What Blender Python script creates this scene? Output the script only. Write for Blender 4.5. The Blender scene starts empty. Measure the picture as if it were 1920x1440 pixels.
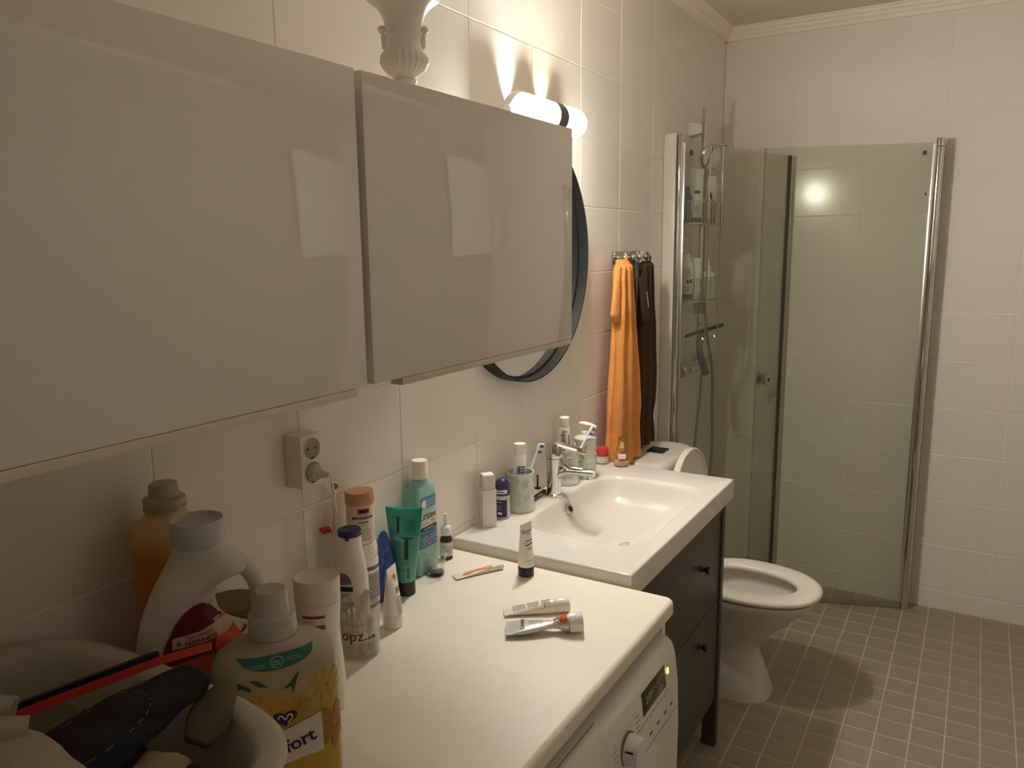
import bpy, bmesh, math, random
from mathutils import Vector, Matrix, noise
random.seed(7)
PI = math.pi
SC = bpy.context.scene
COL = SC.collection

# ------------------------------------------------------------------ camera, world, exposure
cam_d = bpy.data.cameras.new('camera'); cam = bpy.data.objects.new('camera', cam_d); COL.objects.link(cam)
cam_d.sensor_fit = 'HORIZONTAL'; cam_d.sensor_width = 36.0; cam_d.lens = 36.0*1462.16/1920.0; cam_d.clip_start = 0.02
CAM = Vector((1.0865, -0.3324, 1.6070))
_yaw, _pit, _rol = math.radians(30.889), math.radians(-9.878), math.radians(-0.638)
_f = Vector((-math.sin(_yaw)*math.cos(_pit), math.cos(_yaw)*math.cos(_pit), math.sin(_pit)))
_r = Vector((math.cos(_yaw), math.sin(_yaw), 0)); _u = _r.cross(_f)
_r2 = _r*math.cos(_rol)+_u*math.sin(_rol); _u2 = -_r*math.sin(_rol)+_u*math.cos(_rol)
cam.matrix_world = Matrix(((_r2.x, _u2.x, -_f.x, CAM.x), (_r2.y, _u2.y, -_f.y, CAM.y), (_r2.z, _u2.z, -_f.z, CAM.z), (0, 0, 0, 1)))
SC.camera = cam
wd = bpy.data.worlds.new('world'); SC.world = wd; wd.use_nodes = True
wd.node_tree.nodes['Background'].inputs[0].default_value = (0.05, 0.05, 0.05, 1)
wd.node_tree.nodes['Background'].inputs[1].default_value = 0.0
SC.view_settings.view_transform = 'Standard'; SC.view_settings.look = 'None'
SC.view_settings.gamma = 1.0; SC.view_settings.use_curve_mapping = False
SC.view_settings.exposure = 2.1
SC.cycles.max_bounces = 16; SC.cycles.diffuse_bounces = 8; SC.cycles.transparent_max_bounces = 24
SC.cycles.caustics_refractive = False; SC.cycles.caustics_reflective = False
SC.cycles.sample_clamp_indirect = 6.0
LAMP_COOL, LAMP_WARM, LAMP_E = (0.66, 0.645, 0.61), (1.35, 1.27, 1.10), 74.0
SPOT_W = 2.4; LIGHT_SHIELD = (64.0, 276.0)

# ------------------------------------------------------------------ materials
def s2l(c):
    return tuple((x/12.92 if x <= 0.04045 else ((x+0.055)/1.055)**2.4) for x in [v/255.0 for v in c])
MATS = {}
def mat(name, rgb, rough=0.5, metal=0.0, spec=0.5, coat=0.0, emit=None, es=1.0, bump=0.0, bscale=200.0, trans=0.0, ior=1.45,
        sss=0.0, mottle=0.0, mscale=8.0, sheen=0.0):
    if name in MATS: return MATS[name]
    m = bpy.data.materials.new(name); m.use_nodes = True; nt = m.node_tree; b = nt.nodes['Principled BSDF']
    c = s2l(rgb)
    b.inputs['Base Color'].default_value = (*c, 1); b.inputs['Roughness'].default_value = rough
    b.inputs['Metallic'].default_value = metal; b.inputs['Specular IOR Level'].default_value = spec
    b.inputs['Coat Weight'].default_value = coat; b.inputs['Coat Roughness'].default_value = 0.05
    b.inputs['Transmission Weight'].default_value = trans; b.inputs['IOR'].default_value = ior
    b.inputs['Sheen Weight'].default_value = sheen
    if sss: b.inputs['Subsurface Weight'].default_value = sss; b.inputs['Subsurface Radius'].default_value = (0.01, 0.01, 0.01)
    if emit: b.inputs['Emission Color'].default_value = (*emit, 1); b.inputs['Emission Strength'].default_value = es
    if bump or mottle:
        tc = nt.nodes.new('ShaderNodeTexCoord')
    if bump:
        n = nt.nodes.new('ShaderNodeTexNoise'); n.inputs['Scale'].default_value = bscale; n.inputs['Detail'].default_value = 3
        bp = nt.nodes.new('ShaderNodeBump'); bp.inputs['Strength'].default_value = bump; bp.inputs['Distance'].default_value = 0.002
        nt.links.new(tc.outputs['Object'], n.inputs['Vector']); nt.links.new(n.outputs['Fac'], bp.inputs['Height']); nt.links.new(bp.outputs['Normal'], b.inputs['Normal'])
    if mottle:
        n2 = nt.nodes.new('ShaderNodeTexNoise'); n2.inputs['Scale'].default_value = mscale; n2.inputs['Detail'].default_value = 4
        rp = nt.nodes.new('ShaderNodeValToRGB')
        rp.color_ramp.elements[0].position = 0.3; rp.color_ramp.elements[1].position = 0.7
        rp.color_ramp.elements[0].color = (*[v*(1-mottle) for v in c], 1); rp.color_ramp.elements[1].color = (*[min(1, v*(1+mottle)) for v in c], 1)
        nt.links.new(tc.outputs['Object'], n2.inputs['Vector']); nt.links.new(n2.outputs['Fac'], rp.inputs['Fac']); nt.links.new(rp.outputs['Color'], b.inputs['Base Color'])
    MATS[name] = m; return m
def sheet(name, tint, gloss=1.0, rough=0.02, ior=1.45, extra=None):
    """clear pane / clear thin plastic: tinted see-through plus Fresnel reflection, optional share of diffuse"""
    if name in MATS: return MATS[name]
    m = bpy.data.materials.new(name); m.use_nodes = True; nt = m.node_tree; nt.nodes.clear()
    out = nt.nodes.new('ShaderNodeOutputMaterial'); tr = nt.nodes.new('ShaderNodeBsdfTransparent'); gl = nt.nodes.new('ShaderNodeBsdfGlossy')
    tr.inputs['Color'].default_value = (*tint, 1); gl.inputs['Roughness'].default_value = rough; gl.inputs['Color'].default_value = (gloss, gloss, gloss, 1)
    fr = nt.nodes.new('ShaderNodeFresnel'); fr.inputs['IOR'].default_value = ior
    mx = nt.nodes.new('ShaderNodeMixShader')
    ge = nt.nodes.new('ShaderNodeNewGeometry'); mi_ = nt.nodes.new('ShaderNodeMapRange')   # same Fresnel curve on both faces of the sheet
    mi_.inputs[3].default_value = ior; mi_.inputs[4].default_value = 1.0/ior
    nt.links.new(ge.outputs['Backfacing'], mi_.inputs[0]); nt.links.new(mi_.outputs[0], fr.inputs['IOR'])
    nt.links.new(fr.outputs[0], mx.inputs[0]); nt.links.new(gl.outputs[0], mx.inputs[2])
    if extra:
        df = nt.nodes.new('ShaderNodeBsdfDiffuse'); df.inputs['Color'].default_value = (*s2l(extra[0]), 1)
        m2 = nt.nodes.new('ShaderNodeMixShader'); m2.inputs[0].default_value = extra[1]
        nt.links.new(tr.outputs[0], m2.inputs[1]); nt.links.new(df.outputs[0], m2.inputs[2]); nt.links.new(m2.outputs[0], mx.inputs[1])
    else:
        nt.links.new(tr.outputs[0], mx.inputs[1])
    nt.links.new(mx.outputs[0], out.inputs['Surface'])
    MATS[name] = m; return m
def zramp(name, stops, rough=0.4, wob=0.02, axis='Z', spec=0.5):
    """printed colour that changes along the object's own height"""
    m = bpy.data.materials.new(name); m.use_nodes = True; nt = m.node_tree; b = nt.nodes['Principled BSDF']
    b.inputs['Roughness'].default_value = rough; b.inputs['Specular IOR Level'].default_value = spec
    tc = nt.nodes.new('ShaderNodeTexCoord'); sp = nt.nodes.new('ShaderNodeSeparateXYZ'); nz = nt.nodes.new('ShaderNodeTexNoise'); nz.inputs['Scale'].default_value = 22
    ma = nt.nodes.new('ShaderNodeMath'); ma.operation = 'MULTIPLY_ADD'; ma.inputs[1].default_value = wob; rp = nt.nodes.new('ShaderNodeValToRGB')
    mr = nt.nodes.new('ShaderNodeMapRange'); lo, hi = stops[0][0], stops[-1][0]; mr.inputs[1].default_value = lo; mr.inputs[2].default_value = hi
    nt.links.new(tc.outputs['Object'], sp.inputs[0]); nt.links.new(tc.outputs['Object'], nz.inputs['Vector'])
    nt.links.new(nz.outputs['Fac'], ma.inputs[0]); nt.links.new(sp.outputs[axis], ma.inputs[2]); nt.links.new(ma.outputs[0], mr.inputs[0]); nt.links.new(mr.outputs[0], rp.inputs[0])
    els = rp.color_ramp.elements
    while len(els) < len(stops): els.new(0.5)
    for e, (z, c) in zip(els, stops): e.position = (z-lo)/(hi-lo); e.color = (*s2l(c), 1)
    nt.links.new(rp.outputs[0], b.inputs['Base Color']); return m
M_TILE = mat('wall_tile', (232, 226, 217), rough=0.16, spec=0.5, bump=0.06, bscale=9.0)
M_GROUT = mat('wall_grout', (240, 234, 224), rough=0.8, bump=0.2, bscale=300)
M_FLOOR = mat('floor_tile', (158, 146, 128), rough=0.42, mottle=0.08, mscale=6)
M_FGROUT = mat('floor_grout', (196, 186, 166), rough=0.9, bump=0.2, bscale=300, mottle=0.12, mscale=4)
M_CEIL = mat('ceiling_paint', (214, 203, 188), rough=0.9)
M_TRIM = mat('trim_paint', (240, 230, 214), rough=0.5)
M_DOOR = mat('gloss_white_front', (230, 224, 220), rough=0.05, coat=1.0, spec=0.7)
M_DOOREDGE = mat('door_edge', (190, 190, 196), rough=0.4)
M_WHITE = mat('white_lacquer', (236, 230, 220), rough=0.35)
M_PULL = mat('pull_white', (220, 212, 198), rough=0.35)
M_WORKTOP = mat('worktop_laminate', (236, 228, 214), rough=0.42, bump=0.05, bscale=400, mottle=0.015, mscale=30)
M_CERAM = mat('ceramic_white', (216, 211, 203), rough=0.17, coat=0.0)
M_DARKWOOD = mat('dark_grey_paint', (74, 70, 60), rough=0.45, mottle=0.06, mscale=12)
M_KNOBDARK = mat('knob_dark', (40, 37, 33), rough=0.35)
M_CHROME = mat('chrome', (215, 212, 208), rough=0.08, metal=1.0)
M_BRUSH = mat('satin_aluminium', (205, 203, 198), rough=0.28, metal=1.0)
M_MIRROR = mat('mirror_glass', (235, 238, 236), rough=0.01, metal=1.0)
M_BLACK = mat('black_metal', (28, 29, 29), rough=0.5, spec=0.3)
M_BLACKP = mat('black_plastic', (24, 24, 24), rough=0.4)
M_GLASS = sheet('shower_glass', (0.92, 0.93, 0.895), rough=0.13)
M_SEAL = mat('seal_strip', (62, 62, 54), rough=0.5)
M_TANSEAL = mat('tan_seal', (140, 126, 98), rough=0.6)
M_PLASTIC = mat('white_plastic', (236, 230, 220), rough=0.3)
M_PLASTIC2 = mat('cream_plastic', (226, 219, 205), rough=0.35)
M_APPL = mat('appliance_white', (232, 228, 222), rough=0.3)

# ------------------------------------------------------------------ mesh helpers
def new_obj(name, me, m=None, parent=None, smooth=True, loc=None):
    o = bpy.data.objects.new(name, me); COL.objects.link(o)
    if m is not None and not me.materials: me.materials.append(m)
    if smooth:
        for p in me.polygons: p.use_smooth = True
    if parent: o.parent = parent
    if loc is not None: o.location = loc
    return o
def pmesh(name, vs, fs):
    me = bpy.data.meshes.new(name); me.from_pydata([tuple(v) for v in vs], [], fs); me.update(); return me
class G:
    """collects vertices and faces for one mesh"""
    def __init__(self): self.v = []; self.f = []
    def add(self, vs, fs):
        n = len(self.v); self.v += [Vector(v) for v in vs]; self.f += [tuple(i+n for i in f) for f in fs]; return self
    def box(self, x0, x1, y0, y1, z0, z1, c=0.0):
        if c <= 0:
            vs = [(x, y, z) for x in (x0, x1) for y in (y0, y1) for z in (z0, z1)]
            return self.add(vs, [(0, 1, 3, 2), (4, 6, 7, 5), (0, 4, 5, 1), (2, 3, 7, 6), (0, 2, 6, 4), (1, 5, 7, 3)])
        bm = bmesh.new(); bmesh.ops.create_cube(bm, size=1)
        for v in bm.verts: v.co = Vector(((x0+x1)/2+v.co.x*(x1-x0), (y0+y1)/2+v.co.y*(y1-y0), (z0+z1)/2+v.co.z*(z1-z0)))
        bmesh.ops.bevel(bm, geom=bm.edges[:]+bm.verts[:], offset=c, segments=2, profile=0.6, affect='EDGES')
        bm.verts.index_update(); self.add([v.co.copy() for v in bm.verts], [tuple(v.index for v in f.verts) for f in bm.faces]); bm.free(); return self
    def rings(self, rs, cap0=True, cap1=True, closed=True):
        n = len(rs[0]); b = len(self.v)
        for r in rs: self.v += [Vector(p) for p in r]
        for k in range(len(rs)-1):
            for i in range(n if closed else n-1):
                j = (i+1) % n
                self.f.append((b+k*n+i, b+k*n+j, b+(k+1)*n+j, b+(k+1)*n+i))
        if cap0: self.f.append(tuple(b+i for i in range(n))[::-1])
        if cap1: self.f.append(tuple(b+(len(rs)-1)*n+i for i in range(n)))
        return self
    def lathe(self, prof, n=40, cx=0, cy=0, mod=None, cap0=True, cap1=True):
        rs = []
        for r, z in prof:
            rs.append([(cx+math.cos(2*PI*i/n)*r*(mod(2*PI*i/n, z) if mod else 1), cy+math.sin(2*PI*i/n)*r*(mod(2*PI*i/n, z) if mod else 1), z) for i in range(n)])
        return self.rings(rs, cap0, cap1)
    def tube(self, path, r, n=10, caps=True, sq=None):
        P = [Vector(p) for p in path]; rr = r if isinstance(r, (list, tuple)) else [r]*len(P); rs = []; ref = None
        for i, p in enumerate(P):
            t = (P[min(i+1, len(P)-1)]-P[max(i-1, 0)]).normalized()
            if ref is None: ref = Vector((0, 0, 1)) if abs(t.z) < 0.9 else Vector((1, 0, 0))
            a = (ref-t*ref.dot(t)).normalized(); b = t.cross(a); ref = a
            rs.append([p+a*math.cos(2*PI*k/n)*rr[i]*(sq or 1)+b*math.sin(2*PI*k/n)*rr[i] for k in range(n)])
        return self.rings(rs, caps, caps)
    def cyl(self, p0, p1, r, n=24, r1=None): return self.tube([p0, p1], [r, r if r1 is None else r1], n)
    def obj(self, name, m, parent=None, smooth=True, loc=None, sharp=None):
        me = pmesh(name, self.v, self.f)
        bm = bmesh.new(); bm.from_mesh(me); bmesh.ops.recalc_face_normals(bm, faces=bm.faces[:]); bm.to_mesh(me); bm.free()
        o = new_obj(name, me, m, parent, smooth, loc)
        if smooth: sharpen(o, sharp or 35)
        return o
def sharpen(o, deg):
    me = o.data; bm = bmesh.new(); bm.from_mesh(me); th = math.radians(deg)
    for e in bm.edges:
        if len(e.link_faces) == 2 and e.calc_face_angle(0) > th: e.smooth = False
    bm.to_mesh(me); bm.free()
def catmull(pts, k=6):
    P = [Vector(p) for p in pts]; out = []
    for i in range(len(P)-1):
        a, b, c, d = P[max(i-1, 0)], P[i], P[i+1], P[min(i+2, len(P)-1)]
        for j in range(k):
            t = j/k; out.append(0.5*((2*b)+(c-a)*t+(2*a-5*b+4*c-d)*t*t+(3*b-a-3*c+d)*t**3))
    out.append(P[-1]); return out
def tag(o, label, cat, group=None):
    o['label'] = label; o['category'] = cat
    if group: o['group'] = group
    return o
def thing(name, label, cat, loc=(0, 0, 0), rz=0.0, group=None):
    o = bpy.data.objects.new(name, None); COL.objects.link(o); o.empty_display_size = 0.02
    o.location = loc; o.rotation_euler = (0, 0, math.radians(rz)); return tag(o, label, cat, group)
def struct(o): o['kind'] = 'structure'; return o
def root(name):
    o = bpy.data.objects.new(name, None); COL.objects.link(o); return o

def text_mesh(body, size, bold=0.0, align='CENTER'):
    cu = bpy.data.curves.new('txt', 'FONT'); cu.body = body; cu.size = size; cu.align_x = align; cu.align_y = 'CENTER'; cu.offset = bold; cu.resolution_u = 3
    o = bpy.data.objects.new('txt', cu); COL.objects.link(o); dg = bpy.context.evaluated_depsgraph_get(); dg.update()
    me = o.evaluated_get(dg).to_mesh(); vs = [v.co.copy() for v in me.vertices]; fs = [tuple(p.vertices) for p in me.polygons]
    o.evaluated_get(dg).to_mesh_clear(); bpy.data.objects.remove(o); bpy.data.curves.remove(cu); return vs, fs

class Body:
    """a bottle-like solid: stack of superellipse sections (z, half width y, half depth x, exponent[, y shift[, x shift]]); local +X is its front"""
    def __init__(self, prof, smooth_k=4):
        pr = [tuple(p)+(0,)*(6-len(p)) for p in prof]
        if smooth_k > 1:
            q = []
            for i in range(len(pr)-1):
                a, b = pr[i], pr[i+1]
                q.append(a)
            q.append(pr[-1]); pr = q
        self.p = pr; self.cache = {}
    def sec(self, z):
        P = self.p
        if z <= P[0][0]: return P[0]
        for a, b in zip(P, P[1:]):
            if z <= b[0]:
                t = (z-a[0])/max(1e-9, b[0]-a[0]); return tuple(u+(w-u)*t for u, w in zip(a, b))
        return P[-1]
    def pt(self, s, th, off=0.0):
        z, a, b, p, cy, cx = s; c, d = math.cos(th), math.sin(th); e = 2.0/p
        return Vector((cx+(b+off)*math.copysign(abs(c)**e, c), cy+(a+off)*math.copysign(abs(d)**e, d), z))
    def mesh(self, g, n=48, cap0=True, cap1=True):
        g.rings([[self.pt(s, 2*PI*i/n) for i in range(n)] for s in self.p], cap0, cap1); return g
    absy = False
    def at(self, s, z, off=0.0004):
        if self.absy:   # s is the sideways coordinate itself (flat fronted bottles)
            sc = self.sec(z); q = min(0.9995, abs(s-sc[4])/sc[1])**(sc[3]/2); return self.pt(sc, math.copysign(math.asin(q), s-sc[4]), off)
        k = round(z, 4)
        if k not in self.cache:
            sc = self.sec(z); tab = []; acc = 0; prev = self.pt(sc, 0)
            for i in range(1, 181):
                q = self.pt(sc, PI*i/180); acc += (q-prev).length; tab.append(acc); prev = q
            self.cache[k] = (sc, tab)
        sc, tab = self.cache[k]; x = abs(s); th = PI
        for i, v in enumerate(tab):
            if v >= x:
                v0 = tab[i-1] if i else 0; th = PI*(i+(x-v0)/max(1e-9, v-v0))/180; break
        return self.pt(sc, math.copysign(th, s), off)
    def rect(self, name, s0, s1, z0, z1, m, parent, off=0.0004, nu=12, nv=4, tilt=0.0):
        g = G(); vs = []; fs = []
        for j in range(nv+1):
            for i in range(nu+1):
                s = s0+(s1-s0)*i/nu; z = z0+(z1-z0)*j/nv+tilt*(s-(s0+s1)/2); vs.append(self.at(s, z, off))
        for j in range(nv):
            for i in range(nu): a = j*(nu+1)+i; fs.append((a, a+1, a+nu+2, a+nu+1))
        return g.add(vs, fs).obj(name, m, parent)
    def poly(self, name, pts, m, parent, off=0.0006):
        bm = bmesh.new(); vv = [bm.verts.new((p[0], p[1], 0)) for p in pts]; bm.faces.new(vv)
        bmesh.ops.triangulate(bm, faces=bm.faces[:]); bmesh.ops.subdivide_edges(bm, edges=bm.edges[:], cuts=5, use_grid_fill=True)
        bm.verts.index_update(); g = G().add([self.at(v.co.x, v.co.y, off) for v in bm.verts], [tuple(v.index for v in f.verts) for f in bm.faces]); bm.free()
        return g.obj(name, m, parent)
    def text(self, body, s, z, size, m, parent, bold=0.0, rot=0.0, off=0.0007, sx=1.0, name='lettering'):
        vs, fs = text_mesh(body, size, bold); c, d = math.cos(rot), math.sin(rot)
        return G().add([self.at(s+(v.x*sx*c-v.y*d), z+(v.x*sx*d+v.y*c), off) for v in vs], fs).obj(name, m, parent, smooth=False)
    def lines(self, s0, s1, z0, z1, n, m, parent, fill=0.45, off=0.0007, gap=0.25, seed=1, name='fine_print'):
        rd = random.Random(seed); g = G(); h = (z1-z0)/n
        for k in range(n):
            z = z0+h*k; s = s0; end = s1-(s1-s0)*rd.random()*0.25
            while s < end:
                w = (s1-s0)*(0.08+0.17*rd.random()); e = min(s+w, end)
                q = [self.at(s+(e-s)*t/3, z+dz, off) for dz in (0, h*fill) for t in range(4)]
                g.add(q, [(i, i+1, i+5, i+4) for i in range(3)]); s = e+(s1-s0)*0.03
        return g.obj(name, m, parent, smooth=False)

INK = mat('ink_black', (30, 28, 30), rough=0.5); INKG = mat('ink_grey', (110, 104, 98), rough=0.5); INKN = mat('ink_navy', (40, 42, 84), rough=0.45)
INKW = mat('ink_white', (235, 232, 225), rough=0.5); INKR = mat('ink_red', (176, 66, 52), rough=0.5)

# ------------------------------------------------------------------ room shell
D = 3.4309; XR = 1.95; YF = -0.95; ZC = 2.577
TW, TH = 0.3044, 0.2056
def chamfer_tile(w, h, d=0.006, c=0.0018):
    """tile with soft edges, facing +Z, corner at origin"""
    vs = [(0, 0, -0.002), (w, 0, -0.002), (w, h, -0.002), (0, h, -0.002), (0, 0, d-c), (w, 0, d-c), (w, h, d-c), (0, h, d-c),
          (c, c, d), (w-c, c, d), (w-c, h-c, d), (c, h-c, d)]
    fs = [(8, 9, 10, 11)]+[(a, b, b+4, a+4) for a, b in ((0, 1), (1, 2), (2, 3))]+[(3, 0, 4, 7)]+[(4, 5, 9, 8), (5, 6, 10, 9), (6, 7, 11, 10), (7, 4, 8, 11)]
    return pmesh('tile', vs, fs)
TCACHE = {}
def tile_mesh(w, h, m, d):
    k = (round(w, 4), round(h, 4), m.name)
    if k not in TCACHE:
        me = chamfer_tile(w, h, d); me.materials.append(m); TCACHE[k] = me
    return TCACHE[k]
def tiled(parent, us, vs, basis, m, gap, d, jit=0.0):
    """tiles on the grid us x vs; basis(u, v) gives the 4x4 placement"""
    for i in range(len(us)-1):
        for j in range(len(vs)-1):
            w, h = us[i+1]-us[i]-gap, vs[j+1]-vs[j]-gap
            if w < 0.01 or h < 0.01: continue
            o = bpy.data.objects.new('tile', tile_mesh(w, h, m, d)); COL.objects.link(o); o.parent = parent
            mw = basis(us[i]+gap/2, vs[j]+gap/2)
            if jit: mw = mw @ Matrix.Rotation(random.uniform(-jit, jit), 4, 'X') @ Matrix.Rotation(random.uniform(-jit, jit), 4, 'Y')
            o.matrix_world = mw
WT = 0.006   # tile thickness: tile faces lie in x = 0 and y = D
zs = [0.0]+[1.5278+TH*k for k in range(-7, 6)]
wl = struct(G().box(-0.15, -WT+0.0042, YF-0.1, D+0.15, -0.1, ZC+0.1).obj('wall_left', M_GROUT, smooth=False))
tiled(wl, [YF]+[1.3017+TW*j for j in range(-7, 7)]+[D], zs, lambda u, v: Matrix(((0, 0, 1, -WT), (1, 0, 0, u), (0, 1, 0, v), (0, 0, 0, 1))), M_TILE, 0.0024, WT, 0.0012)
wb = struct(G().box(-0.0, XR+0.15, D+WT-0.0042, D+0.15, -0.1, ZC+0.1).obj('wall_back', M_GROUT, smooth=False))
tiled(wb, [0.0055+TW*k for k in range(0, 7)]+[XR], zs, lambda u, v: Matrix(((-1, 0, 0, 0), (0, 0, -1, D+WT), (0, 1, 0, v), (0, 0, 0, 1))) @ Matrix.Translation((-u-TW+0.003, 0, 0)) if False else Matrix(((1, 0, 0, u), (0, 0, -1, D+WT), (0, 1, 0, v), (0, 0, 0, 1))), M_TILE, 0.0024, WT, 0.0012)
def joined_tiles(us, vs, fn, name, parent, m):
    g = G()
    for i in range(len(us)-1):
        for j in range(len(vs)-1):
            a, b, c, e = us[i]+0.0015, us[i+1]-0.0015, vs[j]+0.0015, vs[j+1]-0.0015
            if b-a < 0.01: continue
            q = [fn(a, c, 0), fn(b, c, 0), fn(b, e, 0), fn(a, e, 0), fn(a+.002, c+.002, WT), fn(b-.002, c+.002, WT), fn(b-.002, e-.002, WT), fn(a+.002, e-.002, WT)]
            g.add(q, [(4, 5, 6, 7), (0, 1, 5, 4), (1, 2, 6, 5), (2, 3, 7, 6), (3, 0, 4, 7)])
    o = g.obj(name, m, parent, smooth=False); o['kind'] = 'stuff'; return o
wr = struct(G().box(XR+WT, XR+0.15, YF-0.1, D+0.15, -0.1, ZC+0.1).obj('wall_right', M_GROUT, smooth=False))
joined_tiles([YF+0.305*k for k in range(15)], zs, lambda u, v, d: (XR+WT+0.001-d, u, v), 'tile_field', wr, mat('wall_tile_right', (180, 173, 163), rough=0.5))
wf = struct(G().box(-0.15, XR+0.15, YF-0.15, YF-WT, -0.1, ZC+0.1).obj('wall_front', M_GROUT, smooth=False))
joined_tiles([0.3044*k for k in range(7)], zs, lambda u, v, d: (u, YF-WT-0.001+d, v), 'tile_field', wf, M_TILE)
ce = struct(G().box(-0.15, XR+0.15, YF-0.15, D+0.15, ZC, ZC+0.1).obj('ceiling', M_CEIL, smooth=False))
# floor: individual tiles where the photograph shows them, the rest joined
FP = 0.1003
fl = struct(G().box(-0.15, XR+0.15, YF-0.15, D+0.15, -0.1, -0.0012).obj('floor', M_FGROUT, smooth=False))
fx = [1.0025+FP*k for k in range(-6, 6)]; fy = [3.0121+FP*k for k in range(-17, 5)]; fy = [v for v in fy if v < D]+[D]
tiled(fl, fx, fy, lambda u, v: Matrix(((1, 0, 0, u), (0, 1, 0, v), (0, 0, 1, -0.006), (0, 0, 0, 1))), M_FLOOR, 0.0034, 0.006, 0.002)
def fl_fn(u, v, d): return (u, v, -0.0058+d)
ax = [1.0025+FP*k for k in range(-10, 10)]; ay = [3.0121+FP*k for k in range(-40, 5)]
g = G()
for a, b in zip(ax, ax[1:]):
    for c, e in zip(ay, ay[1:]):
        if a >= fx[0]-0.01 and b <= fx[-1]+0.01 and c >= fy[0]-0.01: continue
        if a < 0 or b > XR or c < YF or e > D: continue
        p = 0.0021; q = 0.002
        g.add([(a+p, c+p, -.003), (b-p, c+p, -.003), (b-p, e-p, -.003), (a+p, e-p, -.003), (a+p+q, c+p+q, 0), (b-p-q, c+p+q, 0), (b-p-q, e-p-q, 0), (a+p+q, e-p-q, 0)],
              [(4, 5, 6, 7), (0, 1, 5, 4), (1, 2, 6, 5), (2, 3, 7, 6), (3, 0, 4, 7)])
o = g.obj('floor_tile_field', M_FLOOR, fl, smooth=False); o['kind'] = 'stuff'
# stepped crown moulding: profile (out from wall, down from ceiling)
CR = [(0, -0.053), (0.012, -0.053), (0.014, -0.040), (0.019, -0.035), (0.024, -0.033), (0.026, -0.024), (0.031, -0.019), (0.036, -0.017), (0.039, -0.008), (0.047, -0.004), (0.048, 0.001), (0, 0.001)]
def crown(name, fn, a, b):
    g = G(); g.rings([[fn(t, o, ZC+d) for o, d in CR] for t in (a, b)]); return struct(g.obj(name, M_TRIM, smooth=False))
crown('trim_1', lambda t, o, z: (o, t, z), YF, D)
crown('trim_2', lambda t, o, z: (t, D-o, z), 0.0, XR)

# ------------------------------------------------------------------ mirror lamp (the one light in the room)
LY = 1.563; LX = 0.085; LZ = 1.945
lamp = thing('mirror_lamp', 'lit white glass tube wall lamp with a black middle band above the round mirror', 'lamp', (0, 0, 0))
def lamp_mat(nm, c): return mat(nm, (255, 250, 240), rough=0.4, emit=c, es=LAMP_E)
for sgn, nm, c in ((-1, 'opal_cool', LAMP_COOL), (1, 'opal_warm', LAMP_WARM)):
    g = G(); L = 0.155 if sgn > 0 else 0.20; r = 0.035
    a_ = [PI/2*i/8 for i in range(9)]
    path = [(LX, LY+sgn*(0.012+t), LZ) for t in [0, 0.01]+[L-r+r*math.sin(a) for a in a_]]
    g.tube(path, [r, r]+[max(0.002, r*math.cos(a)) for a in a_], 28)
    g.obj('diffuser', lamp_mat(nm, c), lamp)
G().tube([(LX, LY-0.024, LZ), (LX, LY+0.024, LZ)], 0.039, 32).obj('band', mat('band_grey', (96, 92, 88), rough=0.35), lamp)
G().box(0.001, LX-0.03, LY-0.02, LY+0.02, LZ-0.010, LZ+0.02, 0.003).obj('bracket', M_BLACK, lamp)
G().box(0.0005, 0.012, LY-0.05, LY+0.05, LZ-0.012, LZ+0.03, 0.003).obj('wall_plate', M_BLACK, lamp)
for sgn in (-1, 1):   # opaque shields added behind and over each glass, keeping light off the wall
    g = G(); n = 26; rs = []
    for t, k in [(0.013, 1.0)]+[(0.012+(0.155 if sgn > 0 else 0.20)-0.035+0.0375*math.sin(PI/2*q/7), max(0.05, math.cos(PI/2*q/7))) for q in range(8)]:
        a0, a1 = math.radians(LIGHT_SHIELD[0]), math.radians(LIGHT_SHIELD[1]); ring = []
        for q, rr in [(i, 0.0358*k) for i in range(n+1)]+[(i, 0.0376*k) for i in range(n, -1, -1)]:
            a = a0+(a1-a0)*q/n; ring.append((LX+rr*math.cos(a), LY+sgn*t, LZ+rr*math.sin(a)))
        rs.append(ring)
    g.rings(rs).obj('added_light_shield', M_WHITE, lamp, sharp=50)
for sgn, c in ((-1, (1.0, 0.92, 0.95)), (1, (1.0, 0.88, 0.62))):
    ld = bpy.data.lights.new('bulb_uplight', 'SPOT'); ld.energy = SPOT_W; ld.color = c; ld.spot_size = math.radians(72); ld.spot_blend = 1.0; ld.shadow_soft_size = 0.008
    lo = bpy.data.objects.new('bulb_uplight', ld); COL.objects.link(lo); lo.parent = lamp; lo.location = (0.0125, LY+sgn*0.093, LZ+0.022)
    lo.rotation_euler = (0, math.radians(180+8), 0)

# ------------------------------------------------------------------ wall cabinets
def wall_cabinet(y0, y1, pull0, pull1, label):
    t = thing('wall_cabinet', label, 'cabinet', (0, 0, 0)); z0, z1 = 1.4225, 1.826
    G().box(0.001, 0.362, y0+0.001, y1-0.001, z0+0.012, z1-0.003, 0.001).obj('carcass', M_WHITE, t)
    g = G().box(0.3655, 0.385, y0, y1, z0+0.003, z1+0.008, 0.0012); g.obj('door', M_DOOR, t)
    G().box(0.3640, 0.3870, pull0, pull1, z0-0.0075, z0+0.0025, 0.0012).obj('edge_pull', M_PULL, t)
    return t
wall_cabinet(-0.145, 0.4595, -0.130, 0.4375, 'glossy white wall cabinet at the left edge, without anything on top')
wall_cabinet(0.4735, 1.0785, 0.5325, 1.0735, 'glossy white wall cabinet next to the mirror, carrying a white urn vase')

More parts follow.
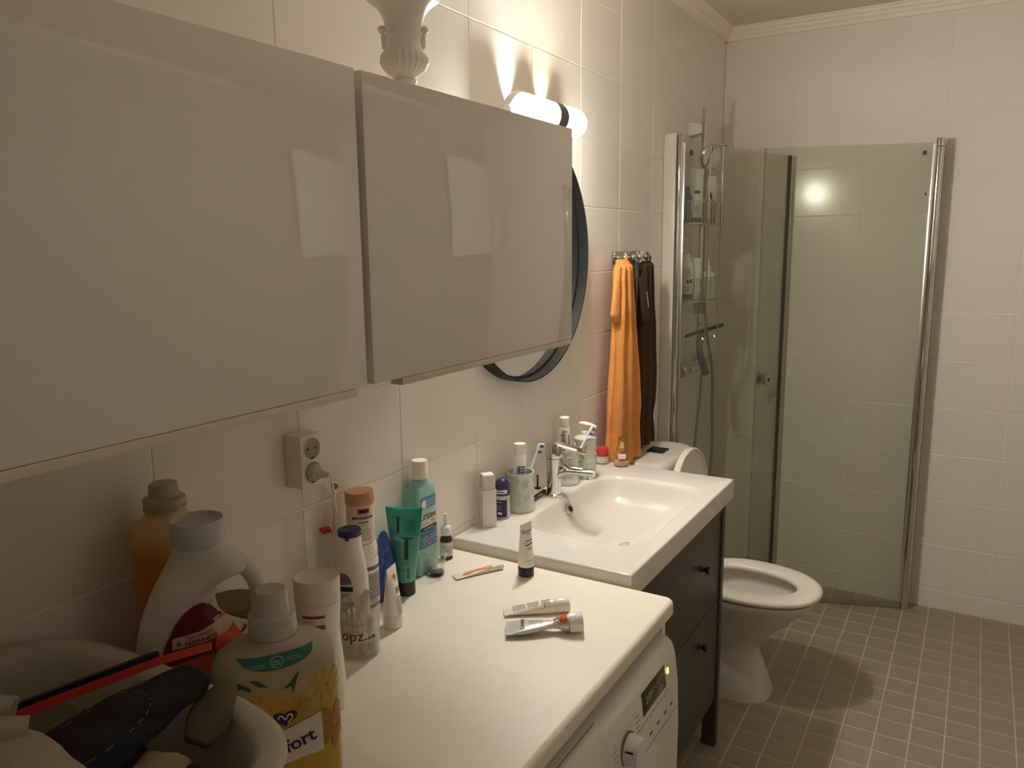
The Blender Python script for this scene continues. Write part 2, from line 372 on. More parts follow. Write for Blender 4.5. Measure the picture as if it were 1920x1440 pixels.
# urn vase
vz = thing('urn_vase', 'white ceramic urn vase with ribbed belly and flared rim on the wall cabinet', 'vase', (0.285, 0.690, 1.834))
def ribs(th, z):
    if 0.035 < z < 0.080: return 1+0.035*math.cos(22*th)*math.sin(PI*(z-0.035)/0.045)
    if z > 0.135: return 1+0.035*math.cos(8*th)*min(1, (z-0.135)/0.02)
    return 1
vp = [(0.0, 0.0), (0.030, 0.0), (0.031, 0.005), (0.024, 0.010), (0.015, 0.018), (0.0135, 0.026), (0.019, 0.030), (0.019, 0.034), (0.0155, 0.036), (0.024, 0.042), (0.033, 0.051), (0.0372, 0.060), (0.0365, 0.068), (0.031, 0.077),
      (0.0285, 0.084), (0.0278, 0.095), (0.0280, 0.108), (0.030, 0.120), (0.034, 0.131), (0.040, 0.140), (0.049, 0.147), (0.0545, 0.151), (0.057, 0.157), (0.055, 0.162), (0.047, 0.158), (0.036, 0.145), (0.028, 0.12), (0.024, 0.09), (0.0, 0.08)]
G().lathe(vp, 88, mod=ribs, cap0=False, cap1=False).obj('urn', mat('bisque_white', (246, 241, 233), rough=0.35), vz, sharp=60)
for a in (215, 35):
    g = G(); A = math.radians(a)
    for R_, Z_, rr in ((0.033, 0.109, 0.0062), (0.031, 0.099, 0.0045)):
        g.lathe([(rr*math.sin(PI*i/8), Z_-rr*math.cos(PI*i/8)) for i in range(9)], 14, math.cos(A)*R_, math.sin(A)*R_, cap0=False, cap1=False)
    g.tube([(math.cos(A)*q, math.sin(A)*q, z) for q, z in ((0.030, 0.1), (0.0298, 0.088), (0.0302, 0.08))], [0.004, 0.005, 0.003], 8)
    g.obj('handle_scroll', MATS['bisque_white'], vz)

# ------------------------------------------------------------------ round mirror
mi = thing('round_mirror', 'round wall mirror with a deep black metal rim behind the wall cabinet', 'mirror', (0, 1.540, 1.585))
R0 = 0.343
g = G(); prof = [(R0-0.003, 0.0005), (R0, 0.0005), (R0, 0.041), (R0-0.0025, 0.042), (R0-0.005, 0.041), (R0-0.005, 0.012), (R0-0.014, 0.011), (R0-0.014, 0.0005)]
n = 96; g.rings([[(x, r*math.cos(2*PI*i/n), r*math.sin(2*PI*i/n)) for r, x in prof] for i in range(n)], False, False)
m_ = len(prof); g.f += [((n-1)*m_+i, (n-1)*m_+(i+1) % m_, (i+1) % m_, i) for i in range(m_)]
g.obj('rim', M_BLACK, mi)
G().rings([[(0.006, (R0-0.012)*math.cos(2*PI*i/n), (R0-0.012)*math.sin(2*PI*i/n)) for i in range(n)], [(0.009, (R0-0.012)*math.cos(2*PI*i/n), (R0-0.012)*math.sin(2*PI*i/n)) for i in range(n)]]).obj('mirror_glass', M_MIRROR, mi, smooth=False)

# ------------------------------------------------------------------ worktop, washing machine
def rounded_slab(x0, x1, y0, y1, z0, z1, rc, re, name, m, parent=None, corner='far'):
    """slab with one rounded plan corner at (x1, y1) and softened edges"""
    pts = [(x0, y0), (x1, y0)]+[(x1-rc+rc*math.cos(a), y1-rc+rc*math.sin(a)) for a in [PI/2*i/8 for i in range(9)]]+[(x0, y1)]
    cx, cy = (x0+x1)/2, (y0+y1)/2
    def inset(d):
        out = []
        for i, p in enumerate(pts):
            a, b = Vector(pts[i-1]), Vector(pts[(i+1) % len(pts)]); p = Vector(p); n1 = (p-a).normalized(); n2 = (b-p).normalized()
            nn = Vector((-(n1.y+n2.y), n1.x+n2.x)); nn = nn.normalized()/max(0.5, math.cos(n1.angle(n2)/2)) if nn.length > 1e-6 else Vector((-n1.y, n1.x))
            out.append(p+nn*d)
        return out
    rs = []
    for a in range(7):
        t = PI/2*a/6; rs.append([(p.x, p.y, z0+re*0.4*(1-math.sin(t))) for p in inset(re*0.4*(1-math.cos(t)) if False else re*0.4*(1-math.cos(PI/2-t)))])
    for a in range(9):
        t = PI/2*a/8; rs.append([(p.x, p.y, z1-re*(1-math.sin(t))) for p in inset(re*(1-math.cos(t)))])
    g = G(); g.rings(rs); return g.obj(name, m, parent, sharp=50)
wt = thing('worktop', 'white laminate worktop with rounded front edge over the washing machine', 'worktop', (0, 0, 0))
bm_ = rounded_slab(0.001, 0.5835, -0.42, 1.1785, 0.842, 0.872, 0.022, 0.011, 'slab', M_WORKTOP, wt)
G().box(0.02, 0.5615, 1.1595, 1.1775, 0.0, 0.8415, 0.001).obj('side_panel', M_WHITE, wt)
G().box(0.02, 0.5615, -0.40, -0.382, 0.0, 0.8415, 0.001).obj('side_panel', M_WHITE, wt)

wm = thing('washing_machine', 'white front loading washing machine under the worktop', 'washing machine', (0, 0, 0))
WY0, WY1 = 0.558, 1.1555
def wmx(z):   # curved front
    T = [(0.0, 0.585), (0.1, 0.594), (0.4, 0.6035), (0.60, 0.605), (0.70, 0.6015), (0.755, 0.595), (0.775, 0.5905), (0.786, 0.585), (0.793, 0.5775), (0.797, 0.566), (0.798, 0.550)]
    for (a, xa), (b, xb) in zip(T, T[1:]):
        if z <= b: return xa+(xb-xa)*(z-a)/(b-a)
    return T[-1][1]
zz = [0.012, 0.1, 0.2, 0.3, 0.4, 0.5, 0.6, 0.65, 0.7, 0.73, 0.755, 0.775, 0.786, 0.793, 0.797, 0.798]
g = G()
prof = [(0.03, 0.012)]+[(wmx(z), z) for z in zz]+[(0.03, 0.798)]
def inset_y(k): return WY0+k, WY1-k
rs = []
for y, s in ((WY0, 0.006), (WY0+0.002, 0.002), (WY0+0.006, 0.0), (WY1-0.006, 0.0), (WY1-0.002, 0.002), (WY1, 0.006)):
    rs.append([(x-(s if x > 0.1 else 0), y, z-(s if z > 0.7 else 0)) for x, z in prof])
g.rings(rs); g.obj('body', M_APPL, wm, sharp=40)
def wmq(y0, y1, z0, z1, off, nz=6):   # patch following the curved front
    vs = []; fs = []
    for j in range(nz+1):
        z = z0+(z1-z0)*j/nz
        for y in (y0, y1): vs.append((wmx(z)+off, y, z))
    for j in range(nz): fs.append((2*j, 2*j+1, 2*j+3, 2*j+2))
    return vs, fs
def wm_panel(name, y0, y1, z0, z1, off, m, parent, nz=6):
    g = G(); vs = []
    rs = []
    for o_, e in ((-0.002, 0), (off*0.6, 0), (off, min(0.002, off))):
        rs.append([(wmx(z)+o_, y, z) for y, z in [(y0+e, z0+e+(z1-z0-2*e)*j/nz) for j in range(nz+1)]+[(y1-e, z1-e-(z1-z0-2*e)*j/nz) for j in range(nz+1)]])
    g.rings(rs, True, False); n = 2*(nz+1); b = len(g.v)-n
    for j in range(nz): g.f.append((b+j, b+j+1, b+n-2-j, b+n-1-j))
    return g.obj(name, m, parent, sharp=40)
wm_panel('display', 0.958, 1.083, 0.722, 0.7665, 0.0012, mat('display_glass', (26, 24, 22), rough=0.08, coat=0.5), wm)
M_DIG = mat('display_digits', (150, 140, 40), rough=0.5, emit=(0.7, 0.6, 0.05), es=0.03)
def wm_text(body, y, z, size, m, name='lettering', sx=1.0):
    vs, fs = text_mesh(body, size); return G().add([(wmx(z+v.y)+0.0020, y+v.x*sx, z+v.y) for v in vs], fs).obj(name, m, wm, smooth=False)
wm_text('2:07', 0.990, 0.746, 0.022, M_DIG, 'display_digits')
g = G()
for k in range(8):
    y = 1.005+0.010*(k % 7); z = 0.735+0.004*(k % 3)
    vs, fs = wmq(y, y+0.005, z, z+0.002, 0.0018, 1); g.add(vs, fs)
g.obj('display_symbols', mat('display_dim', (66, 62, 52), rough=0.5), wm, smooth=False)
wm_panel('indicator_light', 1.0955, 1.1025, 0.7415, 0.7525, 0.0015, mat('yellow_lamp', (230, 200, 60), rough=0.4, emit=(1.0, 0.75, 0.1), es=0.9), wm, 2)
# drawer with its seam and grip
wm_panel('drawer_seam', 0.562, 0.7925, 0.660, 0.7955, 0.0004, mat('seam_dark', (120, 112, 104), rough=0.6), wm, 10)
wm_panel('detergent_drawer', 0.560, 0.7905, 0.662, 0.7945, 0.0022, M_APPL, wm, 12)
# programme knob
kb = root('programme_knob'); kb.parent = wm
kz, ky = 0.7055, 0.876; kx = wmx(kz)
g = G(); g.tube([(kx-0.002, ky, kz), (kx+0.003, ky, kz), (kx+0.024, ky, kz-0.0), (kx+0.027, ky, kz), (kx+0.0275, ky, kz)], [0.0285, 0.0285, 0.0265, 0.0245, 0.01], 48)
bpy.data.objects.remove(kb)
kb = g.obj('programme_knob', mat('knob_white', (226, 226, 232), rough=0.3), wm)
G().tube([(kx-0.003, ky, kz), (kx+0.0012, ky, kz)], 0.0315, 48).obj('knob_recess', MATS['seam_dark'], wm)
G().box(kx+0.006, kx+0.020, ky-0.0275, ky-0.0235, kz+0.0105, kz+0.0130).obj('pointer_mark', INK, kb, smooth=False)
g = G(); rd = random.Random(3)
for a in range(0, 360, 24):
    A = math.radians(a); y, z = ky+0.038*math.cos(A), kz+0.038*math.sin(A); vs, fs = wmq(y-0.001, y+0.001, z-0.0008, z+0.0008, 0.0006, 1); g.add(vs, fs)
for side in (-1, 1):
    for k in range(7):
        z = kz-0.03+k*0.0105; y = ky+side*0.052; w = 0.012+0.01*rd.random(); vs, fs = wmq(y-w/2, y+w/2, z, z+0.0016, 0.0006, 1); g.add(vs, fs)
for k in range(9):
    y = 0.925+0.02*k; vs, fs = wmq(y, y+0.012, 0.7085, 0.7100, 0.0006, 1); g.add(vs, fs)
    if k % 2: vs, fs = wmq(y, y+0.009, 0.7045, 0.7058, 0.0006, 1); g.add(vs, fs)
g.obj('control_print', mat('print_grey', (140, 132, 122), rough=0.6), wm, smooth=False)
for y in (0.945, 0.985, 1.025, 1.065, 1.10): wm_panel('push_button', y, y+0.012, 0.668, 0.6735, 0.0015, MATS['seam_dark'], wm, 2)
vs, fs = wmq(0.80, WY1-0.004, 0.6462, 0.6478, 0.0005, 1); G().add(vs, fs).obj('panel_seam', MATS['seam_dark'], wm, smooth=False)
g = G(); n = 48; g.rings([[(wmx(0.36)+o_, 0.857+r*math.cos(2*PI*i/n), 0.36+r*math.sin(2*PI*i/n)) for i in range(n)] for r, o_ in ((0.2, -0.004), (0.2, 0.012), (0.185, 0.022), (0.15, 0.018), (0.13, 0.004))], True, True)
g.obj('porthole_door', M_PLASTIC, wm)

# ------------------------------------------------------------------ vanity: basin + cabinet
BY0, BY1, BX, BZ = 1.1837, 2.0137, 0.4795, 0.8965
va = thing('vanity_cabinet', 'dark grey wooden vanity cabinet with two drawers on legs below the basin', 'cabinet', (0, 0, 0))
CY0, CY1, CXF = BY0+0.015, BY1-0.015, 0.4625
ZB, ZT = 0.165, 0.8355
for y0, y1 in ((CY0, CY0+0.018), (CY1-0.018, CY1)): G().box(0.02, CXF-0.045, y0, y1, ZB, ZT, 0.001).obj('side_panel', M_DARKWOOD, va)
for x0, x1 in ((CXF-0.046, CXF), (0.012, 0.055)):
    for y0, y1 in ((CY0, CY0+0.030), (CY1-0.030, CY1)): G().box(x0, x1, y0, y1, 0.0, ZT, 0.002).obj('leg', M_DARKWOOD, va)
G().box(CXF-0.03, CXF-0.002, CY0+0.03, CY1-0.03, 0.800, ZT, 0.001).obj('top_rail', M_DARKWOOD, va)
G().box(0.03, CXF-0.03, CY0+0.018, CY1-0.018, ZB, ZB+0.015, 0.001).obj('bottom_panel', M_DARKWOOD, va)
G().box(0.02, 0.03, CY0+0.018, CY1-0.018, ZB, ZT-0.1, 0.001).obj('back_panel', M_DARKWOOD, va)
for z0, z1 in ((0.515, 0.796), (0.172, 0.511)):
    dr = G().box(CXF-0.026, CXF-0.006, CY0+0.032, CY1-0.032, z0, z1, 0.0015).obj('drawer', M_DARKWOOD, va)
    zk = 0.688 if z0 > 0.5 else 0.447
    for yk in (1.77, 1.415):
        G().tube([(CXF-0.007, yk, zk), (CXF-0.002, yk, zk), (CXF+0.006, yk, zk), (CXF+0.012, yk, zk), (CXF+0.018, yk, zk), (CXF+0.022, yk, zk), (CXF+0.0225, yk, zk)], [0.010, 0.008, 0.006, 0.009, 0.0135, 0.012, 0.004], 20).obj('knob', M_KNOBDARK, dr)
ba = thing('wash_basin', 'white ceramic wash basin with a wide rim on the dark vanity cabinet', 'sink', (0, 0, 0))
def bowl_h(x, y):
    cx, hx = 0.266, 0.166; cy, hy = 1.606, 0.270
    u = abs(x-cx)/hx; v = abs(y-cy)/hy; p = 6.0
    d = (u**p+v**p)**(1/p)
    if d >= 1: return 0.0
    t = (1-d)
    wall = min(1, t/0.30); s = wall*wall*(3-2*wall); s2 = min(1, t/0.12)**0.55
    return -(0.058*s2*min(1, 0.5+0.5*s)+0.052*s+0.006*(1-min(1, d*1.3)))
BCX, BCY, BHX, BHY = 0.266, 1.606, 0.168, 0.272
phis = sorted([2*PI*k/240 for k in range(240)]+[math.atan2(y-BCY, x-BCX) % (2*PI) for x in (0.0005, BX) for y in (BY0, BY1)])
def ring_se(d, z, p=5.5):
    out = []
    for f in phis:
        c, q = math.cos(f), math.sin(f); r = d/((abs(c)/BHX)**p+(abs(q)/BHY)**p)**(1/p); out.append((BCX+r*c, BCY+r*q, z))
    return out
def ring_rect(e, z):
    out = []
    for f in phis:
        c, q = math.cos(f), math.sin(f); x0, x1, y0, y1 = 0.0005+e, BX-e, BY0+e, BY1-e
        r = min(((x1 if c > 0 else x0)-BCX)/c if abs(c) > 1e-9 else 9, ((y1 if q > 0 else y0)-BCY)/q if abs(q) > 1e-9 else 9); out.append((BCX+r*c, BCY+r*q, z))
    return out
rs = [ring_rect(0, BZ-0.060), ring_rect(0, BZ-0.0055)]+[ring_rect(0.0055*(1-math.cos(a)), BZ-0.0055+0.0055*math.sin(a)) for a in (0.4, 0.8, 1.2, PI/2)]
for d, z in ((1.045, 0), (1.022, -.0004), (1.006, -.0018), (.992, -.0046), (.978, -.0095), (.962, -.0170), (.945, -.0270), (.922, -.0400), (.89, -.0540), (.85, -.0665), (.80, -.0775), (.73, -.0875), (.63, -.0960), (.50, -.1025), (.34, -.1075), (.18, -.1105), (.06, -.1115)): rs.append(ring_se(d, BZ+z, 5.5 if d > .8 else 4.0))
G().rings(rs, False, True).obj('basin', M_CERAM, ba, sharp=60)
# underside around the bowl
G().box(0.002, 0.03, BY0+0.002, BY1-0.002, BZ-0.060, BZ-0.054).obj('back_ledge', M_CERAM, ba, smooth=False)
ov = G().tube([(0.1085, 1.606, 0.857), (0.1195, 1.606, 0.8632)], 0.0150, 28).obj('overflow_ring', M_CHROME, ba)
G().tube([(0.1095, 1.606, 0.8575), (0.1202, 1.606, 0.8636)], 0.0092, 24).obj('overflow_hole', M_BLACKP, ov)
G().lathe([(0.0, 0), (0.031, 0), (0.032, 0.003), (0.026, 0.006), (0.0, 0.0065)], 32, 0.300, 1.606, cap0=False, cap1=False).obj('drain', M_CHROME, ba, loc=(0, 0, BZ-0.1165))

# faucet
fa = thing('basin_faucet', 'chrome single lever mixer faucet at the back of the wash basin', 'faucet', (0.066, 1.606, BZ))
G().lathe([(0, 0), (0.027, 0), (0.027, 0.004), (0.0225, 0.008), (0.0215, 0.03), (0.0220, 0.075), (0.0235, 0.095), (0.0245, 0.112), (0.0, 0.1125)], 40, cap0=False, cap1=False).obj('column', M_CHROME, fa)
sp = catmull([(0.000, 0, 0.055), (0.03, 0.006, 0.073), (0.058, 0.012, 0.0755), (0.09, 0.018, 0.0755), (0.117, 0.024, 0.0745)], 5)
G().tube(sp, [0.019-0.007*i/(len(sp)-1) for i in range(len(sp))], 20, sq=0.8).obj('spout', M_CHROME, fa)
G().cyl((0.104, 0.0215, 0.078), (0.104, 0.0215, 0.056), 0.0095, 20).obj('aerator', M_CHROME, fa)
sw = catmull([(0.004, 0, 0.118), (0.018, 0.003, 0.108), (0.030, 0.006, 0.093), (0.052, 0.011, 0.083), (0.085, 0.017, 0.081)], 5)
G().tube(sw, [0.010+0.003*math.sin(PI*i/(len(sw)-1)) for i in range(len(sw))], 14).obj('spout_bridge', M_CHROME, fa)
G().lathe([(0, 0.114), (0.0250, 0.114), (0.0255, 0.118), (0.0250, 0.146), (0.021, 0.155), (0.010, 0.159), (0, 0.1595)], 40, cap0=False, cap1=False).obj('cartridge_head', M_CHROME, fa)
g = G(); rs = []
for x, w, z, t in ((0.004, 0.017, 0.152, 0.008), (0.03, 0.0165, 0.149, 0.006), (0.065, 0.0145, 0.142, 0.0045), (0.092, 0.012, 0.135, 0.004), (0.098, 0.008, 0.1335, 0.003)):
    rs.append([(x, -w, z), (x, -w*0.8, z+t), (x, w*0.8, z+t), (x, w, z), (x, w*0.8, z-t), (x, -w*0.8, z-t)])
lv = g.rings(rs).obj('lever', M_CHROME, fa); lv.rotation_euler = (0, 0, math.radians(10))

# ------------------------------------------------------------------ toilet
TY = 2.372
to = thing('toilet', 'white ceramic toilet with raised lid standing beyond the vanity cabinet', 'toilet', (0, 0, 0))
def sup(cx, cy, hx, hy, z, p=2.3, n=56, egg=0.0):
    out = []
    for i in range(n):
        t = 2*PI*i/n; c, s = math.cos(t), math.sin(t)
        k = 1-egg*max(0, c)*abs(c)
        out.append((cx+hx*math.copysign(abs(c)**(2/p), c), cy+hy*k*math.copysign(abs(s)**(2/p), s), z))
    return out
def span(x0, x1, hy, z, p=2.6): return sup((x0+x1)/2, TY, (x1-x0)/2, hy, z, p)
rs = [span(0.19, 0.550, 0.112, 0.0, 3), span(0.19, 0.546, 0.109, 0.02, 3), span(0.19, 0.525, 0.097, 0.08, 2.8), span(0.19, 0.500, 0.088, 0.15, 2.6), span(0.19, 0.502, 0.090, 0.185), span(0.19, 0.528, 0.104, 0.225),
      span(0.19, 0.576, 0.130, 0.275), span(0.19, 0.622, 0.154, 0.32), span(0.19, 0.664, 0.173, 0.365, 2.4), span(0.19, 0.690, 0.182, 0.39, 2.4), span(0.192, 0.690, 0.181, 0.401, 2.4),
      span(0.245, 0.655, 0.145, 0.401, 2.3), span(0.25, 0.650, 0.140, 0.385, 2.2), span(0.255, 0.640, 0.140, 0.35, 2.2), span(0.30, 0.60, 0.105, 0.285, 2.1), span(0.38, 0.50, 0.05, 0.235, 2), span(0.41, 0.46, 0.02, 0.23, 2)]
G().rings(rs).obj('bowl', M_CERAM, to, sharp=60)
def egg(hx0, hx1, hy, cx, z, n=72):
    out = []
    for i in range(n):
        t = 2*PI*i/n; c, s = math.cos(t), math.sin(t); hx = hx1 if c > 0 else hx0
        out.append((cx+hx*math.copysign(abs(c)**0.92, c), TY+hy*math.copysign(abs(s)**0.92, s), z))
    return out
o_ = [(0.195, 0.265, 0.190, 0.440)]
rs = [egg(0.186, 0.246, 0.178, 0.448, 0.404), egg(0.192, 0.254, 0.186, 0.448, 0.409), egg(0.193, 0.256, 0.188, 0.448, 0.418), egg(0.188, 0.250, 0.182, 0.448, 0.425), egg(0.178, 0.236, 0.170, 0.448, 0.4285),
      egg(0.155, 0.198, 0.122, 0.436, 0.4265), egg(0.147, 0.189, 0.113, 0.434, 0.421), egg(0.144, 0.186, 0.110, 0.433, 0.413), egg(0.147, 0.189, 0.113, 0.433, 0.405)]
rs.append(rs[0])
st = G().rings(rs, False, False).obj('seat', M_PLASTIC, to, sharp=70)
G().box(0.195, 0.245, TY-0.11, TY+0.11, 0.402, 0.426, 0.006).obj('hinge', M_PLASTIC, to)
# raised lid: arch outline in y-z, leaning back a little
def arch(k, dx, n=40):
    out = []
    for i in range(n+1):
        t = PI*i/n; hy = 0.190-k
        out.append((dx, TY-hy*math.cos(t), 0.425+0.27+(0.182-k)*abs(math.sin(t))**0.85))
    out = [(dx, TY-0.165+k, 0.43+k)]+out+[(dx, TY+0.165-k, 0.43+k)]
    return [(x+0.205+(0.88-z)*0.06, y, z) for x, y, z in out]
G().rings([arch(0.004, 0.0), arch(0.0, 0.003), arch(0.0, 0.020), arch(0.003, 0.024), arch(0.010, 0.024), arch(0.014, 0.014)], True, True).obj('lid', M_PLASTIC, to, sharp=40)
g = G(); rs = []
for z, k in ((0.402, 0.012), (0.45, 0.006), (0.60, 0.002), (0.80, 0.0), (0.826, 0.0)): rs.append(sup(0.098, TY, 0.092-k, 0.200-k, z, 5))
for a in range(1, 7):
    t = PI/2*a/6; k = 0.026*(1-math.cos(t)); rs.append(sup(0.098, TY, 0.092-k, 0.200-k*1.6, 0.826+0.026*math.sin(t), 5-1.2*a/6))
tk = g.rings(rs).obj('cistern', M_CERAM, to, sharp=60)
G().box(0.062, 0.128, TY-0.022, TY+0.050, 0.8505, 0.8555, 0.006).obj('flush_button', M_BLACKP, to)

# ------------------------------------------------------------------ hooks and towels
hk = thing('hook_rail', 'chrome rail with four ball hooks on the tiled wall above the toilet', 'hook', (0, 0, 0))
G().box(0.0008, 0.008, 2.155, 2.425, 1.551, 1.591, 0.004).obj('plate', M_CHROME, hk)
for y in (2.186, 2.258, 2.318, 2.388):
    g = G(); g.cyl((0.006, y, 1.571), (0.030, y, 1.571), 0.0045, 14)
    g.v = g.v; g.lathe([(0.0115*math.sin(PI*i/10), 1.571-0.0115*math.cos(PI*i/10)) for i in range(11)], 20, 0.036, y, cap0=False, cap1=False); g.obj('hook', M_CHROME, hk)
M_ORANGE = mat('orange_terry', (222, 146, 74), rough=0.95, bump=0.9, bscale=420, sheen=0.1, mottle=0.06, mscale=40)
M_BROWN = mat('brown_terry', (66, 45, 32), rough=0.95, bump=0.9, bscale=420, sheen=0.05, mottle=0.08, mscale=40)
def drape(rows, n=64, folds=3, amp=0.008, seed=0, thick=0.016, flat=None):
    """hanging cloth: rows of (z, y centre, half width, x centre[, thickness]); closed loop with gathers"""
    rs = []
    R = []
    for a, b in zip(rows, rows[1:]):
        for k in range(6):
            t = k/6; R.append(tuple(u+(w-u)*t for u, w in zip(a, b)))
    R.append(rows[-1])
    for ri, row in enumerate(R):
        z, yc, hw, xc = row[:4]; th = row[4] if len(row) > 4 else thick; ring = []
        for i in range(n):
            t = 2*PI*i/n; c, s = math.cos(t), math.sin(t)
            y = yc+hw*math.copysign(abs(c)**0.8, c)
            f = math.sin(folds*PI*c+seed+0.6*noise.noise((seed, z*3, 0)))*amp*min(1, hw/0.05)
            x = xc+th*math.copysign(abs(s)**0.7, s)+f+0.004*noise.noise((y*18, z*9, seed+s))
            ring.append((max(0.011, x), y+0.003*noise.noise((z*14, c*2, seed)), z))
        rs.append(ring)
    return G().rings(rs)
to_o = thing('hand_towel', 'orange terry towel hanging from the first hook', 'towel', (0, 0, 0), group=None)
drape([(1.566, 2.150, 0.030, 0.040, 0.007), (1.545, 2.150, 0.044, 0.046, 0.013), (1.50, 2.146, 0.056, 0.050), (1.42, 2.146, 0.066, 0.052), (1.30, 2.150, 0.086, 0.054, 0.018), (1.18, 2.152, 0.104, 0.055, 0.019), (1.05, 2.152, 0.122, 0.056, 0.020),
       (0.985, 2.152, 0.118, 0.055, 0.018), (0.93, 2.150, 0.130, 0.056, 0.02), (0.862, 2.150, 0.148, 0.056, 0.021)], folds=3.2, seed=1.3).obj('cloth', M_ORANGE, to_o, sharp=80)
drape([(1.540, 2.100, 0.016, 0.050, 0.008), (1.49, 2.085, 0.022, 0.054, 0.009), (1.43, 2.068, 0.026, 0.056, 0.010), (1.385, 2.063, 0.028, 0.056, 0.010), (1.36, 2.075, 0.020, 0.055, 0.009)], folds=1.4, seed=2.2, amp=0.003).obj('folded_corner', M_ORANGE, to_o, sharp=80)
G().tube(catmull([(0.036, 2.186, 1.586), (0.045, 2.176, 1.572), (0.043, 2.165, 1.556)], 5), 0.004, 8).obj('hanging_loop', M_ORANGE, to_o)
g = G()
for k in range(9):
    z = 1.50-0.0135*k; y = 2.068-0.0035*k; g.add([(0.0665, y, z), (0.0665, y+0.006, z+0.001), (0.0665, y+0.006, z+0.005), (0.0665, y, z+0.004)], [(0, 1, 2, 3)])
g.obj('stitching', mat('orange_dark', (176, 96, 36), rough=0.9), to_o, smooth=False)
to_b = thing('hand_towel', 'dark brown terry towel half hidden behind the orange towel', 'towel', (0, 0, 0))
drape([(1.566, 2.258, 0.014, 0.030, 0.006), (1.54, 2.250, 0.028, 0.030, 0.010), (1.46, 2.246, 0.040, 0.030, 0.012), (1.35, 2.252, 0.052, 0.030, 0.012), (1.15, 2.262, 0.062, 0.030, 0.012), (0.90, 2.268, 0.070, 0.028, 0.011), (0.885, 2.268, 0.068, 0.028, 0.010)], folds=2.3, amp=0.004, seed=4.0).obj('cloth', M_BROWN, to_b, sharp=80)
drape([(1.50, 2.268, 0.018, 0.062, 0.008), (1.43, 2.285, 0.026, 0.066, 0.009), (1.37, 2.300, 0.030, 0.068, 0.009), (1.345, 2.305, 0.026, 0.067, 0.008)], folds=1.2, seed=5.5, amp=0.003).obj('folded_corner', M_BROWN, to_b, sharp=80)
G().add([(0.079, 2.282, 1.450), (0.079, 2.289, 1.452), (0.0795, 2.300, 1.415), (0.0795, 2.293, 1.413), (0.080, 2.306, 1.395), (0.080, 2.299, 1.395)], [(0, 1, 2, 3), (3, 2, 4, 5)]).obj('care_tag', INKW, to_b, smooth=False)
to_c = thing('hand_towel', 'dark brown terry towel hanging from the last hook beside the shower', 'towel', (0, 0, 0))
drape([(1.556, 2.385, 0.026, 0.034, 0.007), (1.545, 2.385, 0.042, 0.034, 0.012), (1.50, 2.388, 0.046, 0.034), (1.40, 2.392, 0.058, 0.034), (1.28, 2.398, 0.078, 0.034), (1.15, 2.402, 0.086, 0.034), (1.03, 2.402, 0.082, 0.034), (0.97, 2.398, 0.066, 0.032, 0.014), (0.92, 2.398, 0.078, 0.032), (0.868, 2.400, 0.084, 0.032, 0.017)], folds=2.7, seed=7.7, amp=0.007).obj('cloth', M_BROWN, to_c, sharp=80)
for y in (2.372, 2.400): G().tube(catmull([(0.036, 2.388, 1.586), (0.046, y, 1.570), (0.040, y, 1.548)], 5), 0.003, 8).obj('hanging_loop', M_BROWN, to_c)

# ------------------------------------------------------------------ shower
GT = 1.997
def pane(name, a, b, z0, z1, t, m, parent):
    a, b = Vector(a), Vector(b); d = (b-a).normalized(); nrm = Vector((-d.y, d.x))*t/2
    vs = [(*(p+s*nrm), z) for z in (z0, z1) for p, s in ((a, -1), (b, -1), (b, 1), (a, 1))]
    return G().add(vs, [(0, 1, 5, 4), (1, 2, 6, 5), (2, 3, 7, 6), (3, 0, 4, 7), (4, 5, 6, 7), (3, 2, 1, 0)]).obj(name, m, parent, smooth=False)
A1, B1 = Vector((0.078, 2.668)), Vector((0.318, 3.362))
s1 = thing('shower_screen', 'clear glass shower screen hinged on the left wall, folded inward', 'shower screen', (0, 0, 0))
pane('glass_pane', A1, B1, 0.018, GT, 0.006, M_GLASS, s1)
d1 = (B1-A1).normalized()
pane('edge_seal', B1, B1+d1*0.012, 0.018, GT, 0.012, M_SEAL, s1)
G().box(0.0008, 0.050, 2.640, 2.664, 0.0, 2.032, 0.003).obj('wall_profile', mat('pale_profile', (206, 201, 190), rough=0.3), s1)
G().cyl((0.0605, 2.655, 0.0), (0.0605, 2.655, 2.030), 0.0100, 24).obj('hinge_post', M_CHROME, s1)
G().box(0.066, 0.080, 2.655, 2.672, 0.02, GT, 0.002).obj('pivot_strip', M_BRUSH, s1)
n1 = Vector((d1.y, -d1.x))
kp = A1+d1*0.605
for sg in (1, -1):
    q = kp+n1*sg*0.003; e = kp+n1*sg*0.026
    G().tube([(q.x, q.y, 1.011), ((q+n1*sg*0.006).x, (q+n1*sg*0.006).y, 1.011), ((q+n1*sg*0.010).x, (q+n1*sg*0.010).y, 1.011), (e.x, e.y, 1.011), ((e+n1*sg*0.002).x, (e+n1*sg*0.002).y, 1.011)], [0.010, 0.010, 0.028, 0.028, 0.022], 28).obj('door_knob', M_BRUSH, s1)
    e2 = e+n1*sg*0.0022; e3 = e+n1*sg*0.0028
    G().cyl((e2.x, e2.y, 1.011), (e3.x, e3.y, 1.011), 0.009, 16).obj('knob_centre', M_SEAL, s1)
tq = A1+d1*0.035
G().box(tq.x-0.004, tq.x+0.006, tq.y-0.006, tq.y+0.006, GT-0.045, GT-0.025).obj('pane_clip', M_SEAL, s1, smooth=False)
A2, B2 = Vector((0.885, 3.354)), Vector((0.262, 3.140))
s2 = thing('shower_screen', 'clear glass shower screen hinged on the back wall by a chrome post', 'shower screen', (0, 0, 0))
pane('glass_pane', A2, B2, 0.022, 2.010, 0.006, M_GLASS, s2)
d2 = (B2-A2).normalized()
pane('bottom_seal', A2, B2, 0.004, 0.024, 0.010, M_TANSEAL, s2)
